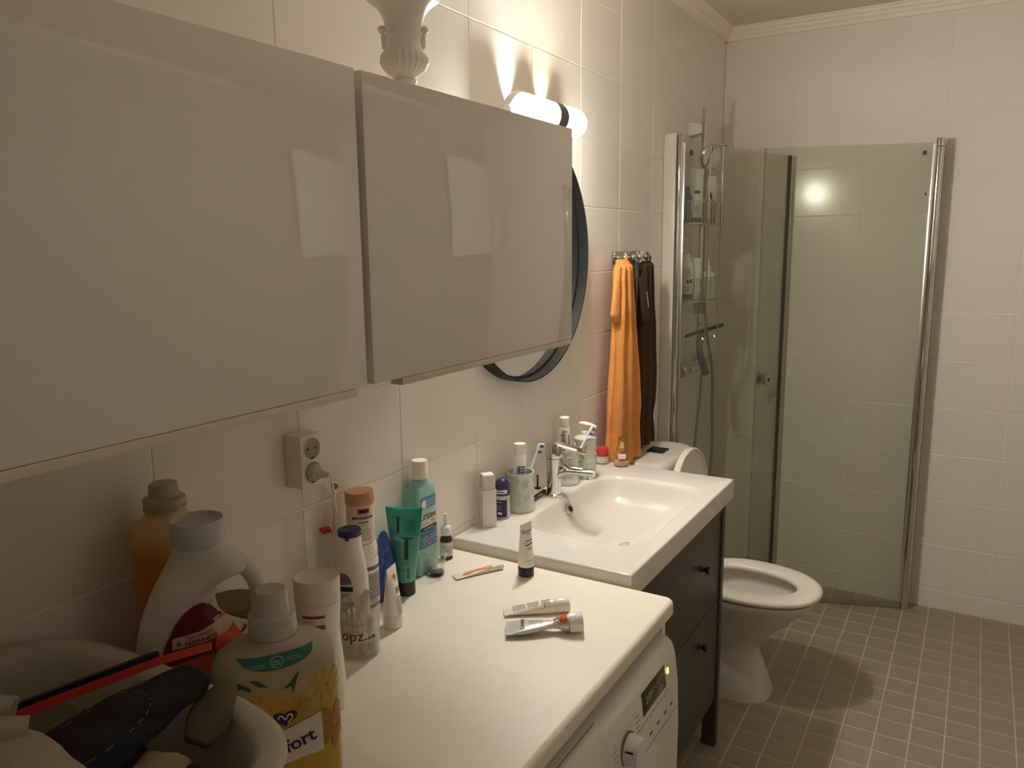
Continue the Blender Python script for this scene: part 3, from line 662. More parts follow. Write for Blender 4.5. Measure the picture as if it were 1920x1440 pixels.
pane('edge_seal', B2-d2*0.008, B2, 0.022, 2.010, 0.008, sheet('clear_seal', (0.80, 0.80, 0.74), extra=((190, 185, 170), 0.25)), s2)
G().cyl((0.905, 3.358, 0.0), (0.905, 3.358, 2.026), 0.0165, 28).obj('hinge_post', M_CHROME, s2)
G().cyl((0.905, 3.358, 1.990), (0.905, 3.358, 1.993), 0.0172, 28).obj('post_ring', M_SEAL, s2)
G().box(0.880, 0.896, 3.346, 3.364, 0.03, 2.005, 0.003).obj('pivot_strip', M_BRUSH, s2)
for z in (0.06, 1.1, 1.96): G().box(0.893, 0.917, 3.360, D-0.001, z, z+0.025, 0.002).obj('wall_bracket', M_BRUSH, s2)
q = A2+d2*0.035; G().box(q.x-0.007, q.x+0.007, q.y-0.006, q.y+0.004, 1.962, 1.978).obj('pane_clip', M_SEAL, s2, smooth=False)
q = A2+d2*0.02; G().box(q.x-0.003, q.x+0.003, q.y-0.006, q.y+0.004, 1.80, 1.812).obj('pane_clip', M_SEAL, s2, smooth=False)

# shower rail, head, hose, mixer
rl = thing('shower_rail', 'chrome shower riser rail with hand shower and hose in the corner', 'shower', (0, 0, 0))
G().cyl((0.055, 2.965, 1.135), (0.055, 2.965, 2.165), 0.0095, 20).obj('rail', M_CHROME, rl)
G().tube([(0.055, 2.965, 2.155), (0.055, 2.965, 2.168), (0.055, 2.965, 2.171)], [0.0115, 0.0115, 0.006], 20).obj('end_cap', M_CHROME, rl)
g = G(); g.rings([[(0.0008, 2.925, 2.055), (0.0008, 3.005, 2.055), (0.0008, 3.005, 2.112), (0.0008, 2.925, 2.112)], [(0.050, 2.951, 2.068), (0.050, 2.979, 2.068), (0.050, 2.979, 2.100), (0.050, 2.951, 2.100)]]); g.obj('rail_bracket', mat('bracket_pale', (214, 216, 222), rough=0.25), rl, smooth=False)
hp = G(); hp.tube([(0.080, 2.930, 1.965), (0.088, 2.925, 1.965), (0.097, 2.920, 1.963), (0.104, 2.916, 1.961)], [0.018, 0.048, 0.050, 0.044], 32); hp.obj('shower_head', M_CHROME, rl)
G().tube(catmull([(0.088, 2.928, 1.95), (0.075, 2.955, 1.86), (0.070, 2.975, 1.72), (0.068, 2.985, 1.60), (0.066, 2.99, 1.50)], 5), [0.015]*8+[0.012]*9+[0.008]*4, 14).obj('handset_handle', M_CHROME, rl)
hs = catmull([(0.058, 3.030, 1.06), (0.060, 3.005, 0.95), (0.062, 2.955, 0.80), (0.064, 2.930, 0.66), (0.066, 2.960, 0.52), (0.066, 3.060, 0.45), (0.064, 3.160, 0.53), (0.063, 3.205, 0.68), (0.072, 3.150, 0.88), (0.094, 3.065, 1.03), (0.094, 3.035, 1.12), (0.078, 3.01, 1.24), (0.066, 2.995, 1.42), (0.066, 2.99, 1.50)], 8)
G().tube(hs, 0.0068, 10).obj('hose', mat('hose_grey', (150, 146, 136), rough=0.3, metal=0.6), rl)
mx = thing('shower_mixer', 'chrome bar shower mixer low on the shower wall', 'faucet', (0, 0, 0))
G().cyl((0.055, 2.800, 1.093), (0.055, 3.150, 1.093), 0.022, 28).obj('bar', M_CHROME, mx)
for y in (2.86, 3.10): G().tube([(0.0008, y, 1.093), (0.010, y, 1.093), (0.012, y, 1.093), (0.05, y, 1.093)], [0.034, 0.034, 0.016, 0.016], 24).obj('wall_flange', M_CHROME, mx)
for y0, y1 in ((2.752, 2.798), (3.152, 3.200)): G().tube([(0.055, y0, 1.093), (0.055, y0+0.004, 1.093), (0.055, y1, 1.093)], [0.020, 0.025, 0.026], 24).obj('control_knob', M_BRUSH, mx)

# over-panel wire caddy with its contents (inner side of the left screen)
M_WIRE = M_CHROME
def P(s, off, z): q = A1+d1*s-n1*off; return (q.x, q.y, z)
cd = thing('shower_caddy', 'chrome wire shower caddy with two baskets hooked over the glass screen', 'rack', (0, 0, 0))
for s in (0.176, 0.262):
    G().tube([P(s, -0.014, GT-0.02), P(s, -0.014, GT+0.006), P(s, 0.0, GT+0.009), P(s, 0.014, GT+0.006), P(s, 0.014, 1.24), P(s, 0.02, 1.225), P(s, 0.028, 1.235)], 0.0032, 8).obj('upright_rod', M_WIRE, cd)
G().tube([P(0.165, 0.012, GT+0.010), P(0.305, 0.012, GT+0.010)], 0.004, 8).obj('hook_bar', M_WIRE, cd)
G().tube([P(0.176, 0.014, 1.915), P(0.262, 0.014, 1.915)], 0.003, 8).obj('cross_bar', M_WIRE, cd)
def basket(z0, z1):
    s0, s1, o0, o1 = 0.045, 0.292, 0.016, 0.088
    g = G()
    for z in (z0, z1):
        lp = [P(s0, o0, z), P(s1, o0, z), P(s1, o1, z), P(s0, o1, z), P(s0, o0, z)]
        for a, b in zip(lp, lp[1:]): g.tube([a, b], 0.0024, 6)
    k = 0
    while s0+0.018*k <= s1+0.001:
        s = s0+0.018*k; g.tube([P(s, o0, z1), P(s, o0, z0), P(s, o1, z0), P(s, o1, z1)], 0.0014, 5); k += 1
    g.obj('wire_basket', M_WIRE, cd)
basket(1.695, 1.782); basket(1.385, 1.478)
G().tube([P(0.292, 0.02, 1.372), P(0.365, 0.02, 1.366), P(0.365, 0.02, 1.350)], 0.003, 8).obj('side_hook', M_WIRE, cd)
def upright(name, label, cat, s, off, z, prof, m, parts=(), rz=-50, group=None):
    q = P(s, off, z); t = thing(name, label, cat, q, rz, group); b = Body(prof); b.mesh(G(), 36).obj('bottle', m, t)
    return t, b
t, b = upright('shampoo_bottle', 'dark blue bottle at the hinge end of the upper caddy basket', 'bottle', 0.078, 0.050, 1.699, [(0, .018, .016, 3), (.004, .02, .018, 3), (.105, .02, .018, 3), (.118, .012, .012, 2), (.14, .012, .012, 2), (.1405, .002, .002, 2)], mat('deep_blue', (52, 84, 128), rough=0.3))
t, b = upright('conditioner_tube', 'white and teal tube standing on its cap in the upper caddy basket', 'tube', 0.140, 0.050, 1.699, [(0, .023, .018, 2.4), (.024, .023, .018, 2.4), (.026, .025, .02, 2.2), (.12, .028, .012, 2), (.205, .030, .003, 2), (.212, .030, .0015, 2)], mat('tube_white', (230, 230, 222), rough=0.35))
b.rect('label_block', -.012, .012, .115, .128, INK, t); b.rect('dark_band', -.028, .028, .002, .022, INKN, t); b.lines(-.012, .014, .04, .07, 5, INKG, t, seed=4)
t, b = upright('shower_bottle', 'amber pink pump bottle in the upper caddy basket', 'bottle', 0.235, 0.052, 1.699, [(0, .022, .018, 4), (.003, .024, .02, 4), (.088, .024, .02, 4), (.096, .010, .010, 2), (.10, .010, .010, 2), (.1005, .002, .002, 2)], mat('amber_pink', (170, 112, 84), rough=0.25))
G().lathe([(0, .1), (.009, .1), (.009, .118), (.004, .12), (.004, .128), (0, .128)], 18, cap0=False, cap1=False).obj('pump', INK, t)
t, b = upright('shampoo_bottle', 'tall white bottle with a wide white cap behind the amber pump bottle', 'bottle', 0.270, 0.073, 1.699, [(0, .022, .014, 3), (.003, .024, .015, 3), (.16, .024, .015, 3), (.165, .022, .013, 2.5), (.19, .022, .013, 2.5), (.192, .012, .008, 2.5)], mat('white_gloss', (240, 236, 228), rough=0.25))
t, b = upright('shampoo_bottle', 'white bottle with blue printing in the lower caddy basket', 'bottle', 0.090, 0.052, 1.389, [(0, .026, .018, 3), (.003, .028, .02, 3), (.14, .026, .018, 3), (.165, .016, .014, 2), (.19, .015, .013, 2), (.191, .003, .003, 2)], MATS['white_gloss'])
b.rect('blue_band', -.03, .03, .004, .028, INKN, t); b.rect('blue_patch', -.006, .022, .070, .088, INKN, t); b.lines(-.02, .02, .035, .062, 5, INKG, t, seed=8); b.lines(-.02, .02, .095, .135, 5, INKG, t, seed=9)
t, b = upright('conditioner_tube', 'plain white tapered tube in the lower caddy basket', 'tube', 0.150, 0.050, 1.389, [(0, .018, .016, 2.2), (.025, .019, .017, 2.2), (.028, .024, .018, 2.2), (.10, .024, .012, 2), (.165, .025, .002, 2), (.17, .025, .001, 2)], MATS['tube_white'])
t, b = upright('shower_bottle', 'white square pump bottle in the lower caddy basket', 'bottle', 0.240, 0.052, 1.389, [(0, .022, .018, 5), (.003, .024, .02, 5), (.108, .024, .02, 5), (.114, .012, .012, 2), (.118, .010, .010, 2), (.1185, .002, .002, 2)], MATS['white_gloss'])
G().lathe([(0, .118), (.010, .118), (.010, .134), (.004, .136), (.004, .15), (.008, .152), (.008, .157), (0, .158)], 18, cap0=False, cap1=False).obj('pump', M_PLASTIC, t)
sq = thing('squeegee', 'grey shower squeegee hanging head up from the caddy hooks', 'squeegee', (0, 0, 0))
G().tube([P(0.075, 0.034, 1.243), P(0.330, 0.034, 1.272)], [0.006, 0.006], 8).obj('blade_holder', M_BLACKP, sq)
G().tube([P(0.075, 0.034, 1.251), P(0.330, 0.034, 1.280)], [0.0025, 0.0025], 6).obj('rubber_blade', M_SEAL, sq)
G().tube(catmull([P(0.215, 0.034, 1.262), P(0.180, 0.036, 1.23), P(0.172, 0.036, 1.19), P(0.188, 0.036, 1.14), P(0.222, 0.036, 1.075)], 5), [0.010]*5+[0.014]*10+[0.016]*6, 12).obj('handle', mat('squeegee_grey', (92, 94, 92), rough=0.45), sq)
lf = tag(G().box(-0.026, 0.026, -0.008, 0.008, 0, 0.045, 0.006).obj('sponge', mat('sponge_green', (104, 120, 104), rough=0.95, bump=0.8, bscale=300)), 'small grey green sponge hanging below the lower caddy basket', 'sponge'); lf.location = P(0.150, 0.030, 1.333); lf.rotation_euler = (0, 0, 1.2)
G().tube([(0, 0, 0.044), (0, 0, 0.054)], 0.001, 5).obj('cord', M_PLASTIC, lf)

# ------------------------------------------------------------------ things on the basin rim
Z0 = BZ
M_SAGE = mat('sage_ceramic', (204, 206, 194), rough=0.22, coat=0.3)
def scrolls(t, R, spec):
    g = G()
    for th0, z0, r0, turns, sg in spec:
        pts = []
        for i in range(int(26*turns)+1):
            a = 2*PI*i/26; rr = r0*(1-a/(2*PI*turns)*0.88)
            y = sg*rr*math.cos(a+0.6); z = z0+rr*math.sin(a+0.6); th = th0+y/R
            pts.append(((R+.0004)*math.cos(th), (R+.0004)*math.sin(th), z))
        g.tube(pts, [0.0024-0.0010*i/len(pts) for i in range(len(pts))], 6)
    g.obj('scroll_relief', M_SAGE, t)
def flute(th, z): return 1+(0.02*math.cos(30*th) if z < 0.017 else 0)
def tumbler(label, loc, rz):
    t = thing('tumbler', label, 'tumbler', loc, rz)
    pr = [(0, 0.001), (0.0375, 0.0), (0.0395, 0.002), (0.0395, 0.006), (0.0392, 0.014), (0.0375, 0.018), (0.0362, 0.024), (0.0355, 0.06), (0.0358, 0.098), (0.0378, 0.103), (0.0385, 0.107), (0.0375, 0.110), (0.0345, 0.109), (0.0335, 0.10), (0.033, 0.012), (0, 0.011)]
    G().lathe(pr, 60, mod=flute, cap0=False, cap1=False).obj('cup', M_SAGE, t, sharp=60)
    spec = []
    for k in range(4):
        a = k*PI/2
        spec += [(a+0.25, 0.078, 0.0125, 2.0, 1), (a-0.35, 0.052, 0.011, 1.6, -1), (a+0.30, 0.040, 0.0105, 1.6, 1), (a-0.40, 0.088, 0.007, 1.3, -1), (a-0.2, 0.028, 0.006, 1.2, 1)]
    scrolls(t, 0.0358, spec); return t
tumbler('embossed sage tumbler with toothpaste beside the roll-on deodorant', (0.045, 1.448, Z0), -52)
tumbler('embossed sage tumbler behind the faucet', (0.045, 1.728, Z0), -62)
so = thing('soap_dispenser', 'embossed sage ceramic soap dispenser with a white pump', 'soap dispenser', (0.066, 1.815, Z0), -65)
G().lathe([(0, 0.001), (0.0335, 0), (0.0358, 0.002), (0.0358, 0.014), (0.034, 0.018), (0.0335, 0.024), (0.0335, 0.115), (0.035, 0.122), (0.0355, 0.126), (0.034, 0.129), (0.022, 0.133), (0.012, 0.135), (0, 0.135)], 60, mod=flute, cap0=False, cap1=False).obj('bottle', M_SAGE, so, sharp=60)
sp_ = []
for k in range(4):
    a = k*PI/2; sp_ += [(a+0.2, 0.098, 0.0125, 2.0, 1), (a-0.4, 0.070, 0.012, 1.8, -1), (a+0.35, 0.048, 0.011, 1.6, 1), (a-0.3, 0.034, 0.008, 1.3, -1)]
scrolls(so, 0.0336, sp_)
pm = G().lathe([(0, .134), (.0125, .134), (.0125, .146), (.0105, .148), (.005, .149), (.004, .168), (0, .168)], 24, cap0=False, cap1=False).obj('pump', M_PLASTIC, so)
g = G(); rs = []
for x, w, z, h in ((-0.020, 0.004, 0.172, 0.002), (-0.012, 0.010, 0.172, 0.005), (0.0, 0.0125, 0.171, 0.0065), (0.014, 0.010, 0.1695, 0.005), (0.028, 0.006, 0.166, 0.0035), (0.036, 0.003, 0.1635, 0.002)):
    rs.append([(x, w*math.cos(2*PI*i/16), z+h*math.sin(2*PI*i/16)) for i in range(16)])
ph = g.rings(rs).obj('pump_head', M_PLASTIC, pm); ph.rotation_euler = (0, 0, math.radians(75))

def tube_pack(name, label, cat, mat_body, cap_r, body_len, w, cap_h, m_cap, loc, rot, prints=None, group=None, cap_taper=0.92, crimp_w=None):
    """squeeze tube: cap at z = 0..cap_h, flattening to a crimp at the top; local +X is its flat face"""
    t = thing(name, label, cat, loc, 0, group); t.rotation_mode = 'XYZ'; t.rotation_euler = rot
    G().lathe([(0, 0), (cap_r*cap_taper, 0), (cap_r*0.99, 0.0015), (cap_r, cap_h-0.001), (cap_r*0.97, cap_h), (0, cap_h)], 32, cap0=False, cap1=False).obj('cap', m_cap, t)
    L = body_len; cw = crimp_w or w
    b = Body([(cap_h, cap_r*0.93, cap_r*0.93, 2), (cap_h+0.003, cap_r*0.985, cap_r*0.985, 2)]+[(cap_h+0.003+L*k, cap_r+(cw-cap_r)*k, max(0.0011, cap_r*(1-k)**0.8), 2+0.3*k) for k in (0.15, 0.3, 0.45, 0.6, 0.72, 0.82, 0.9, 0.95)]+[(cap_h+0.003+L*0.955, cw, 0.0010, 3), (cap_h+0.003+L, cw, 0.0009, 3)])
    b.mesh(G(), 44).obj('tube_body', mat_body, t)
    if prints: prints(b, t)
    return t
R_ = math.radians
M_TUBE = mat('tube_matt_white', (238, 233, 224), rough=0.32)
def pr_tp1(b, t):
    b.rect('label', -.018, .013, .060, .125, mat('label_grey', (206, 204, 204), rough=0.4), t, tilt=0); b.rect('blue_stripe', -.010, .008, .062, .098, mat('ink_blue', (58, 92, 156), rough=0.4), t, off=.0007); b.lines(-.008, .006, .066, .094, 4, INKW, t, off=.001, seed=2); b.rect('dark_edge', -.0215, -.0195, .03, .14, INK, t)
tp = tube_pack('toothpaste_tube', 'white toothpaste tube standing cap up in the near tumbler', 'toothpaste', M_TUBE, 0.0165, 0.145, 0.024, 0.030, M_PLASTIC, (0.0445, 1.447, Z0+0.188), (R_(180), R_(-3), R_(-52)), pr_tp1)
def pr_tp2(b, t):
    vs, fs = text_mesh('Aquafresh', 0.0205, 0.0003)
    G().add([b.at(-v.y*1.0+0.001, 0.075+v.x*0.92, .0008) for v in vs], fs).obj('lettering', INKN, t, smooth=False)
    b.poly('red_swoosh', [(-.013, .05), (-.0135, .075), (-.018, .105), (-.022, .13), (-.0245, .13), (-.020, .10), (-.0165, .075), (-.016, .055)], INKR, t, off=.0009)
    b.poly('navy_swoosh', [(-.0115, .05), (-.012, .075), (-.016, .105), (-.020, .13), (-.0215, .13), (-.0172, .105), (-.0132, .075), (-.0126, .055)], INKN, t, off=.0008)
    b.lines(.009, .012, .045, .12, 12, INKN, t, seed=12)
tp = tube_pack('toothpaste_tube', 'white toothpaste tube with navy lettering in the tumbler behind the faucet', 'toothpaste', M_TUBE, 0.0155, 0.150, 0.028, 0.028, M_PLASTIC, (0.034, 1.735, Z0+0.204), (R_(180), R_(2), R_(-62)), pr_tp2)
M_BR_T = mat('brush_teal', (74, 140, 160), rough=0.35); M_BR_W = mat('brush_white', (240, 238, 232), rough=0.3)
def toothbrush(label, base, tip, face, teal_from=0.0):
    t = thing('toothbrush', label, 'toothbrush', (0, 0, 0)); a, b = Vector(base), Vector(tip); d = b-a
    pts = [a+d*k for k in (0, .15, .35, .55, .7, .8, .84, .9, .97, 1.0)]
    G().tube(pts[3:], [.0042, .0040, .0035, .0036, .0052, .0055, .003], 12, sq=0.7).obj('handle', M_BR_W, t)
    G().tube(pts[:4], [.0045, .0055, .0055, .0044], 12).obj('grip', M_BR_T, t)
    f = Vector(face).normalized(); g1 = G(); g2 = G(); dn = d.normalized(); sd = dn.cross(f)
    for k in range(7):
        for s in (-1, 0, 1):
            c = a+d*(.84+.024*k)+sd*s*.0034+f*.003
            (g1 if (k//2+0) % 2 else g2).tube([c, c+f*.0095], .0016, 6)
    g1.obj('bristles', M_BR_W, t); g2.obj('bristles', mat('bristle_blue', (60, 110, 150), rough=0.6), t); return t
toothbrush('teal and white toothbrush in the near tumbler', (0.040, 1.452, Z0+0.02), (0.074, 1.507, Z0+0.178), (0.75, 0.6, -0.1))
toothbrush('white toothbrush with blue bristles in the tumbler behind the faucet', (0.040, 1.735, Z0+0.02), (0.100, 1.795, Z0+0.172), (0.6, 0.6, -0.45))

bx = thing('perfume_box', 'slim white square bottle with cap at the corner of the basin', 'bottle', (0.034, 1.298, Z0), -42)
M_PEARL = mat('pearl_white', (222, 216, 214), rough=0.28)
G().box(-.0185, .0185, -.0185, .0185, 0, 0.100, .0012).obj('body', M_PEARL, bx)
G().box(-.0165, .0165, -.0165, .0165, .1005, .133, .0012).obj('cap', mat('cap_pearl', (206, 198, 194), rough=0.25), bx)
G().box(-.0150, .0150, -.0150, .0150, .1332, .1395, .002).obj('cap_top', M_PLASTIC, bx)
ro = thing('roll_on_deodorant', 'navy capped glass roll-on deodorant between white bottle and tumbler', 'deodorant', (0.035, 1.369, Z0), -68)
rb = Body([(0, .018, .018, 2), (.002, .0205, .0205, 2), (.018, .0205, .0205, 2), (.040, .0190, .0190, 2), (.058, .0200, .0200, 2), (.064, .0190, .0190, 2)])
rb.mesh(G(), 40).obj('bottle', mat('frosted_glass', (196, 200, 190), rough=0.2), ro)
rc = Body([(.0645, .0205, .0205, 2), (.066, .0212, .0212, 2), (.088, .0208, .0208, 2), (.096, .0192, .0192, 2), (.102, .0165, .0165, 2), (.107, .0120, .0120, 2), (.1095, .006, .006, 2), (.110, .001, .001, 2)])
M_NAVY = mat('navy_plastic', (46, 46, 92), rough=0.35)
rc.mesh(G(), 40).obj('cap', M_NAVY, ro)
rb.rect('label', -.026, .016, .006, .054, INKN, ro); rc.rect('sticker', -.017, .016, .071, .081, INKW, ro, tilt=0.05); rc.lines(-.012, .012, .0745, .0785, 1, INK, ro, off=.0009, seed=3, fill=.8)
rb.rect('label_bar', -.012, .000, .047, .0485, INKW, ro, off=.0008); rb.lines(-.014, .006, .026, .042, 4, mat('ink_lilac', (150, 150, 190), rough=0.5), ro, off=.0008, seed=5, fill=.3)
rb.poly('oval_mark', [(-.004+.0062*math.cos(2*PI*i/16), .017+.0034*math.sin(2*PI*i/16)) for i in range(16)], INKW, ro, off=.0009)
rj = thing('cream_jar', 'small glass cream jar with a red lid near the orange towel', 'jar', (0.047, 1.984, Z0), -60)
G().lathe([(0, 0), (.0205, 0), (.0225, .002), (.0225, .026), (.020, .028), (0, .028)], 40, cap0=False, cap1=False).obj('jar_body', mat('milk_glass', (206, 200, 192), rough=0.25), rj)
G().lathe([(0, .0285), (.0228, .0285), (.0232, .030), (.0230, .050), (.0215, .0535), (0, .054)], 40, cap0=False, cap1=False).obj('lid', mat('red_lid', (196, 58, 56), rough=0.3), rj)
G().lathe([(.0226, .0002), (.0230, .001), (.0230, .005), (.0226, .006)], 40, cap0=False, cap1=False).obj('base_ring', mat('jar_foot', (140, 132, 118), rough=0.3), rj)
pf = thing('perfume_bottle', 'round glass perfume bottle with a gold cap on the basin rim', 'perfume', (0.116, 1.984, Z0), -58)
pb = Body([(0, .020, .020, 2), (.003, .0245, .0245, 2), (.012, .0250, .0250, 2), (.040, .0250, .0250, 2), (.048, .0235, .0235, 2), (.053, .018, .018, 2), (.0555, .012, .012, 2)])
pb.mesh(G(), 44).obj('glass_bottle', sheet('clear_pack', (0.90, 0.89, 0.85), rough=0.03, ior=1.5), pf)
G().lathe([(0, .004), (.021, .004), (.0225, .008), (.0225, .0165), (0, .0165)], 36, cap0=False, cap1=False).obj('perfume_liquid', mat('perfume_pink', (214, 176, 148), rough=0.1), pf)
pb.rect('label', -.013, .013, .030, .046, mat('cream_label', (236, 230, 214), rough=0.4), pf, off=.0006); pb.lines(-.009, .009, .036, .041, 2, mat('ink_gold', (170, 140, 90), rough=0.4), pf, off=.001, seed=4, fill=.3); pb.lines(-.013, .014, .0215, .026, 1, mat('ink_gold2', (120, 100, 66), rough=0.4), pf, off=.001, seed=6, fill=.8)
M_GOLD = mat('gold', (214, 182, 112), rough=0.16, metal=1.0)
G().lathe([(0, .0558), (.0150, .0558), (.0156, .058), (.0150, .060), (.0130, .0605), (.0138, .062), (.0134, .094), (.0122, .0975), (0, .0978)], 36, cap0=False, cap1=False).obj('cap', M_GOLD, pf)
rz_ = thing('razor_stand', 'low black and chrome razor stand beside the faucet', 'razor stand', (0.034, 1.543, Z0), 4)
G().box(-.026, .020, -.045, .048, 0, .007, .002).obj('foot', M_BRUSH, rz_)
G().box(-.024, .019, -.043, .046, .0072, .019, .003).obj('tray', M_BLACKP, rz_)
G().box(-.018, .012, -.036, .040, .0185, .0205, .001).obj('tray_insert', mat('tray_grey', (170, 158, 136), rough=0.3), rz_)
G().box(-.012, .004, .028, .040, .0206, .025, .001).obj('holder_block', M_BLACKP, rz_)
G().tube([(-.004, .034, .020), (-.004, .034, .062)], .0028, 10).obj('upright_pin', M_BLACKP, rz_)

# ------------------------------------------------------------------ things on the worktop
Z1 = 0.872
def pr_euc(b, t):
    b.text('Eucerin', .001, .106, .0115, INKG if False else INK, t, rot=0.0, sx=.95); b.poly('smile_mark', [(-.006, .1005), (-.002, .0985), (.003, .0985), (.007, .1005), (.004, .0975), (-.003, .0975)], INK, t)
    b.lines(-.008, .013, .083, .0865, 1, INK, t, fill=.7, seed=3); b.rect('red_bar', -.011, .013, .074, .0775, INKR, t, tilt=.12); b.lines(-.007, .011, .065, .0685, 1, INKG, t, fill=.6, seed=5); b.rect('thin_rule', -.017, .016, .0385, .0392, INKN, t, off=.0006); b.rect('thin_rule', -.017, -.006, .0795, .0803, INKN, t, off=.0006); b.lines(-.006, .010, .030, .032, 1, INKG, t, fill=.6, seed=6)
tube_pack('cream_tube', 'white cream tube standing on its navy cap near the basin', 'tube', M_TUBE, 0.0182, 0.099, 0.0190, 0.0225, mat('navy_cap', (42, 40, 56), rough=0.35), (0.247, 1.124, Z1), (0, 0, R_(-12)), pr_euc)
# small tube with an orange stripe, lying
def pr_small(b, t):
    b.poly('orange_stripe', [(-.0075, .028), (-.001, .028), (.0005, .06), (.0015, .098), (-.0065, .104), (-.005, .07)], mat('ink_orange', (228, 122, 52), rough=0.4), t, off=.0008); b.lines(.004, .011, .035, .085, 8, INKG, t, seed=3, fill=.3); b.lines(-.0115, -.0085, .04, .1, 8, INKG, t, seed=4, fill=.3)
t = tube_pack('ointment_tube', 'small white tube with an orange stripe lying by the shot glass', 'tube', mat('tube_satin', (226, 222, 216), rough=0.25), 0.0075, 0.104, 0.0135, 0.014, M_PLASTIC, (0, 0, 0), (0, 0, 0), pr_small)
def lay(t, cap, tail, roll, zc):
    """lay a tube down: its axis runs from cap to tail; roll turns the flat face"""
    a, b = Vector((cap[0], cap[1], zc)), Vector((tail[0], tail[1], Z1+0.003 if len(tail) < 3 else tail[2])); z = (b-a).normalized()
    x = Vector((0, 0, 1)); x = (x-z*x.dot(z)).normalized(); y = z.cross(x); m = Matrix((x, y, z)).transposed().to_4x4() @ Matrix.Rotation(roll, 4, 'Z'); m.translation = a
    t.rotation_mode = 'XYZ'; t.location = a; t.rotation_euler = m.to_euler()
lay(t, (0.1835, 1.126), (0.116, 1.024), R_(0), Z1+0.0085)
# two lying tubes
def pr_white(b, t): b.lines(-.017, .017, .046, .066, 3, INK, t, seed=21, fill=.5); b.lines(-.016, .018, .070, .125, 12, INKG, t, seed=22, fill=.4)
def stripes(b, t, z0, z1, n, s0, s1, m, seed):
    rd = random.Random(seed); g = G()
    for k in range(n):
        z = z0+(z1-z0)*k/n; e0 = s0+(s1-s0)*rd.random()*.2; e1 = s1-(s1-s0)*rd.random()*.3
        q = [b.at(e0+(e1-e0)*u/5, z+dz, .0007) for dz in (0, (z1-z0)/n*.42) for u in range(6)]; g.add(q, [(i, i+1, i+7, i+6) for i in range(5)])
    g.obj('fine_print', m, t, smooth=False)
t = tube_pack('cream_tube', 'white printed tube with white cap lying behind the silver tube', 'tube', M_TUBE, 0.0150, 0.100, 0.0185, 0.032, M_PLASTIC, (0, 0, 0), (0, 0, 0), lambda b, t: (stripes(b, t, .040, .058, 5, -.016, .016, INK, 5), stripes(b, t, .064, .088, 10, -.013, .018, INKG, 6), stripes(b, t, .092, .118, 8, -.013, .016, INKG, 7)))
lay(t, (0.4150, 1.0095), (0.300, 0.930, Z1+0.0045), R_(0), Z1+0.0155)
M_SILV = mat('silver_foil', (206, 204, 200), rough=0.36, metal=0.35)
t = thing('ointment_tube', 'squeezed silver tube with orange pattern and white cap lying on the worktop', 'tube', (0, 0, 0))
G().lathe([(0, 0), (.0185, 0), (.0195, .0015), (.0190, .026), (.0175, .027), (0, .027)], 36, cap0=False, cap1=False).obj('cap', M_PLASTIC, t)
sb = Body([(.027, .0165, .0165, 2), (.030, .0180, .0170, 2), (.040, .0150, .0125, 2), (.050, .0110, .0090, 2), (.060, .0110, .0070, 2), (.075, .0160, .0068, 2), (.095, .0215, .0075, 2.2), (.115, .0255, .0072, 2.4), (.132, .0270, .0045, 2.6), (.140, .0275, .0016, 3), (.150, .0275, .0010, 3)])
sb.mesh(G(), 48).obj('tube_body', M_SILV, t)
sb.rect('orange_zone', -.016, .016, .029, .040, mat('orange_print', (216, 112, 52), rough=0.35), t, off=.0005)
g = G(); rd = random.Random(4)
for k in range(16):
    s, z, r = rd.uniform(-.011, .011), rd.uniform(.040, .058), rd.uniform(.0014, .0032)
    q = [sb.at(s+r*math.cos(2*PI*i/10), z+r*math.sin(2*PI*i/10), .0008+.00004*k) for i in range(10)]; g.add(q, [tuple(range(10))])
g.obj('orange_dots', MATS['orange_print'], t, smooth=False)
g = G()
for k in range(10):
    s, z, r = rd.uniform(-.012, .012), rd.uniform(.031, .05), rd.uniform(.0012, .0026); q = [sb.at(s+r*math.cos(2*PI*i/8), z+r*math.sin(2*PI*i/8), .0016) for i in range(8)]; g.add(q, [tuple(range(8))])
g.obj('red_dots', mat('rust_print', (168, 62, 30), rough=0.35), t, smooth=False)
vs, fs = text_mesh('Linoase', .0130, .0002)
G().add([sb.at(.001-v.x*-1.0 if False else v.x+.001, .118+v.y, .0009) for v in vs], fs).obj('lettering', INK, t, smooth=False)
stripes(sb, t, .078, .106, 9, -.010, .010, INKG, 9)
lay(t, (0.4760, 0.9460), (0.3300, 0.8560, Z1+0.0070), R_(0), Z1+0.0205)

sg = thing('shot_glass', 'small clear shot glass with a pouring lip by the dropper bottle', 'glass', (0.066, 1.024, Z1), 20)
M_CLEAR = mat('clear_glass', (250, 252, 250), rough=0.0, trans=1.0, ior=1.48)
def lip(th, z): return 1+0.16*max(0, (z-.035)/.02)*max(0, math.cos(th))**8 if z > .035 else 1
M_THIN = sheet('thin_glass', (0.95, 0.955, 0.945), rough=0.02, ior=1.6)
G().lathe([(.0178, .0085), (.0197, .009), (.0222, .035), (.0257, .0555), (.0247, .0560), (.0208, .036), (.0180, .010)], 48, mod=lip, cap0=False, cap1=False).obj('glass_wall', M_THIN, sg, sharp=60)
G().lathe([(0, 0), (.0180, 0), (.0190, .0015), (.0196, .0080), (.0178, .0084), (0, .0078)], 48, cap0=False, cap1=False).obj('glass_base', M_CLEAR, sg, sharp=60)
n = 48; G().tube([((.0253)*lip(2*PI*k/n, .056)*math.cos(2*PI*k/n), .0253*lip(2*PI*k/n, .056)*math.sin(2*PI*k/n), .0560) for k in range(n+1)], .0008, 8).obj('rim', M_CLEAR, sg)
dp = thing('dropper_bottle', 'brown glass dropper bottle with white pipette cap against the wall', 'bottle', (0.032, 1.114, Z1), -40)
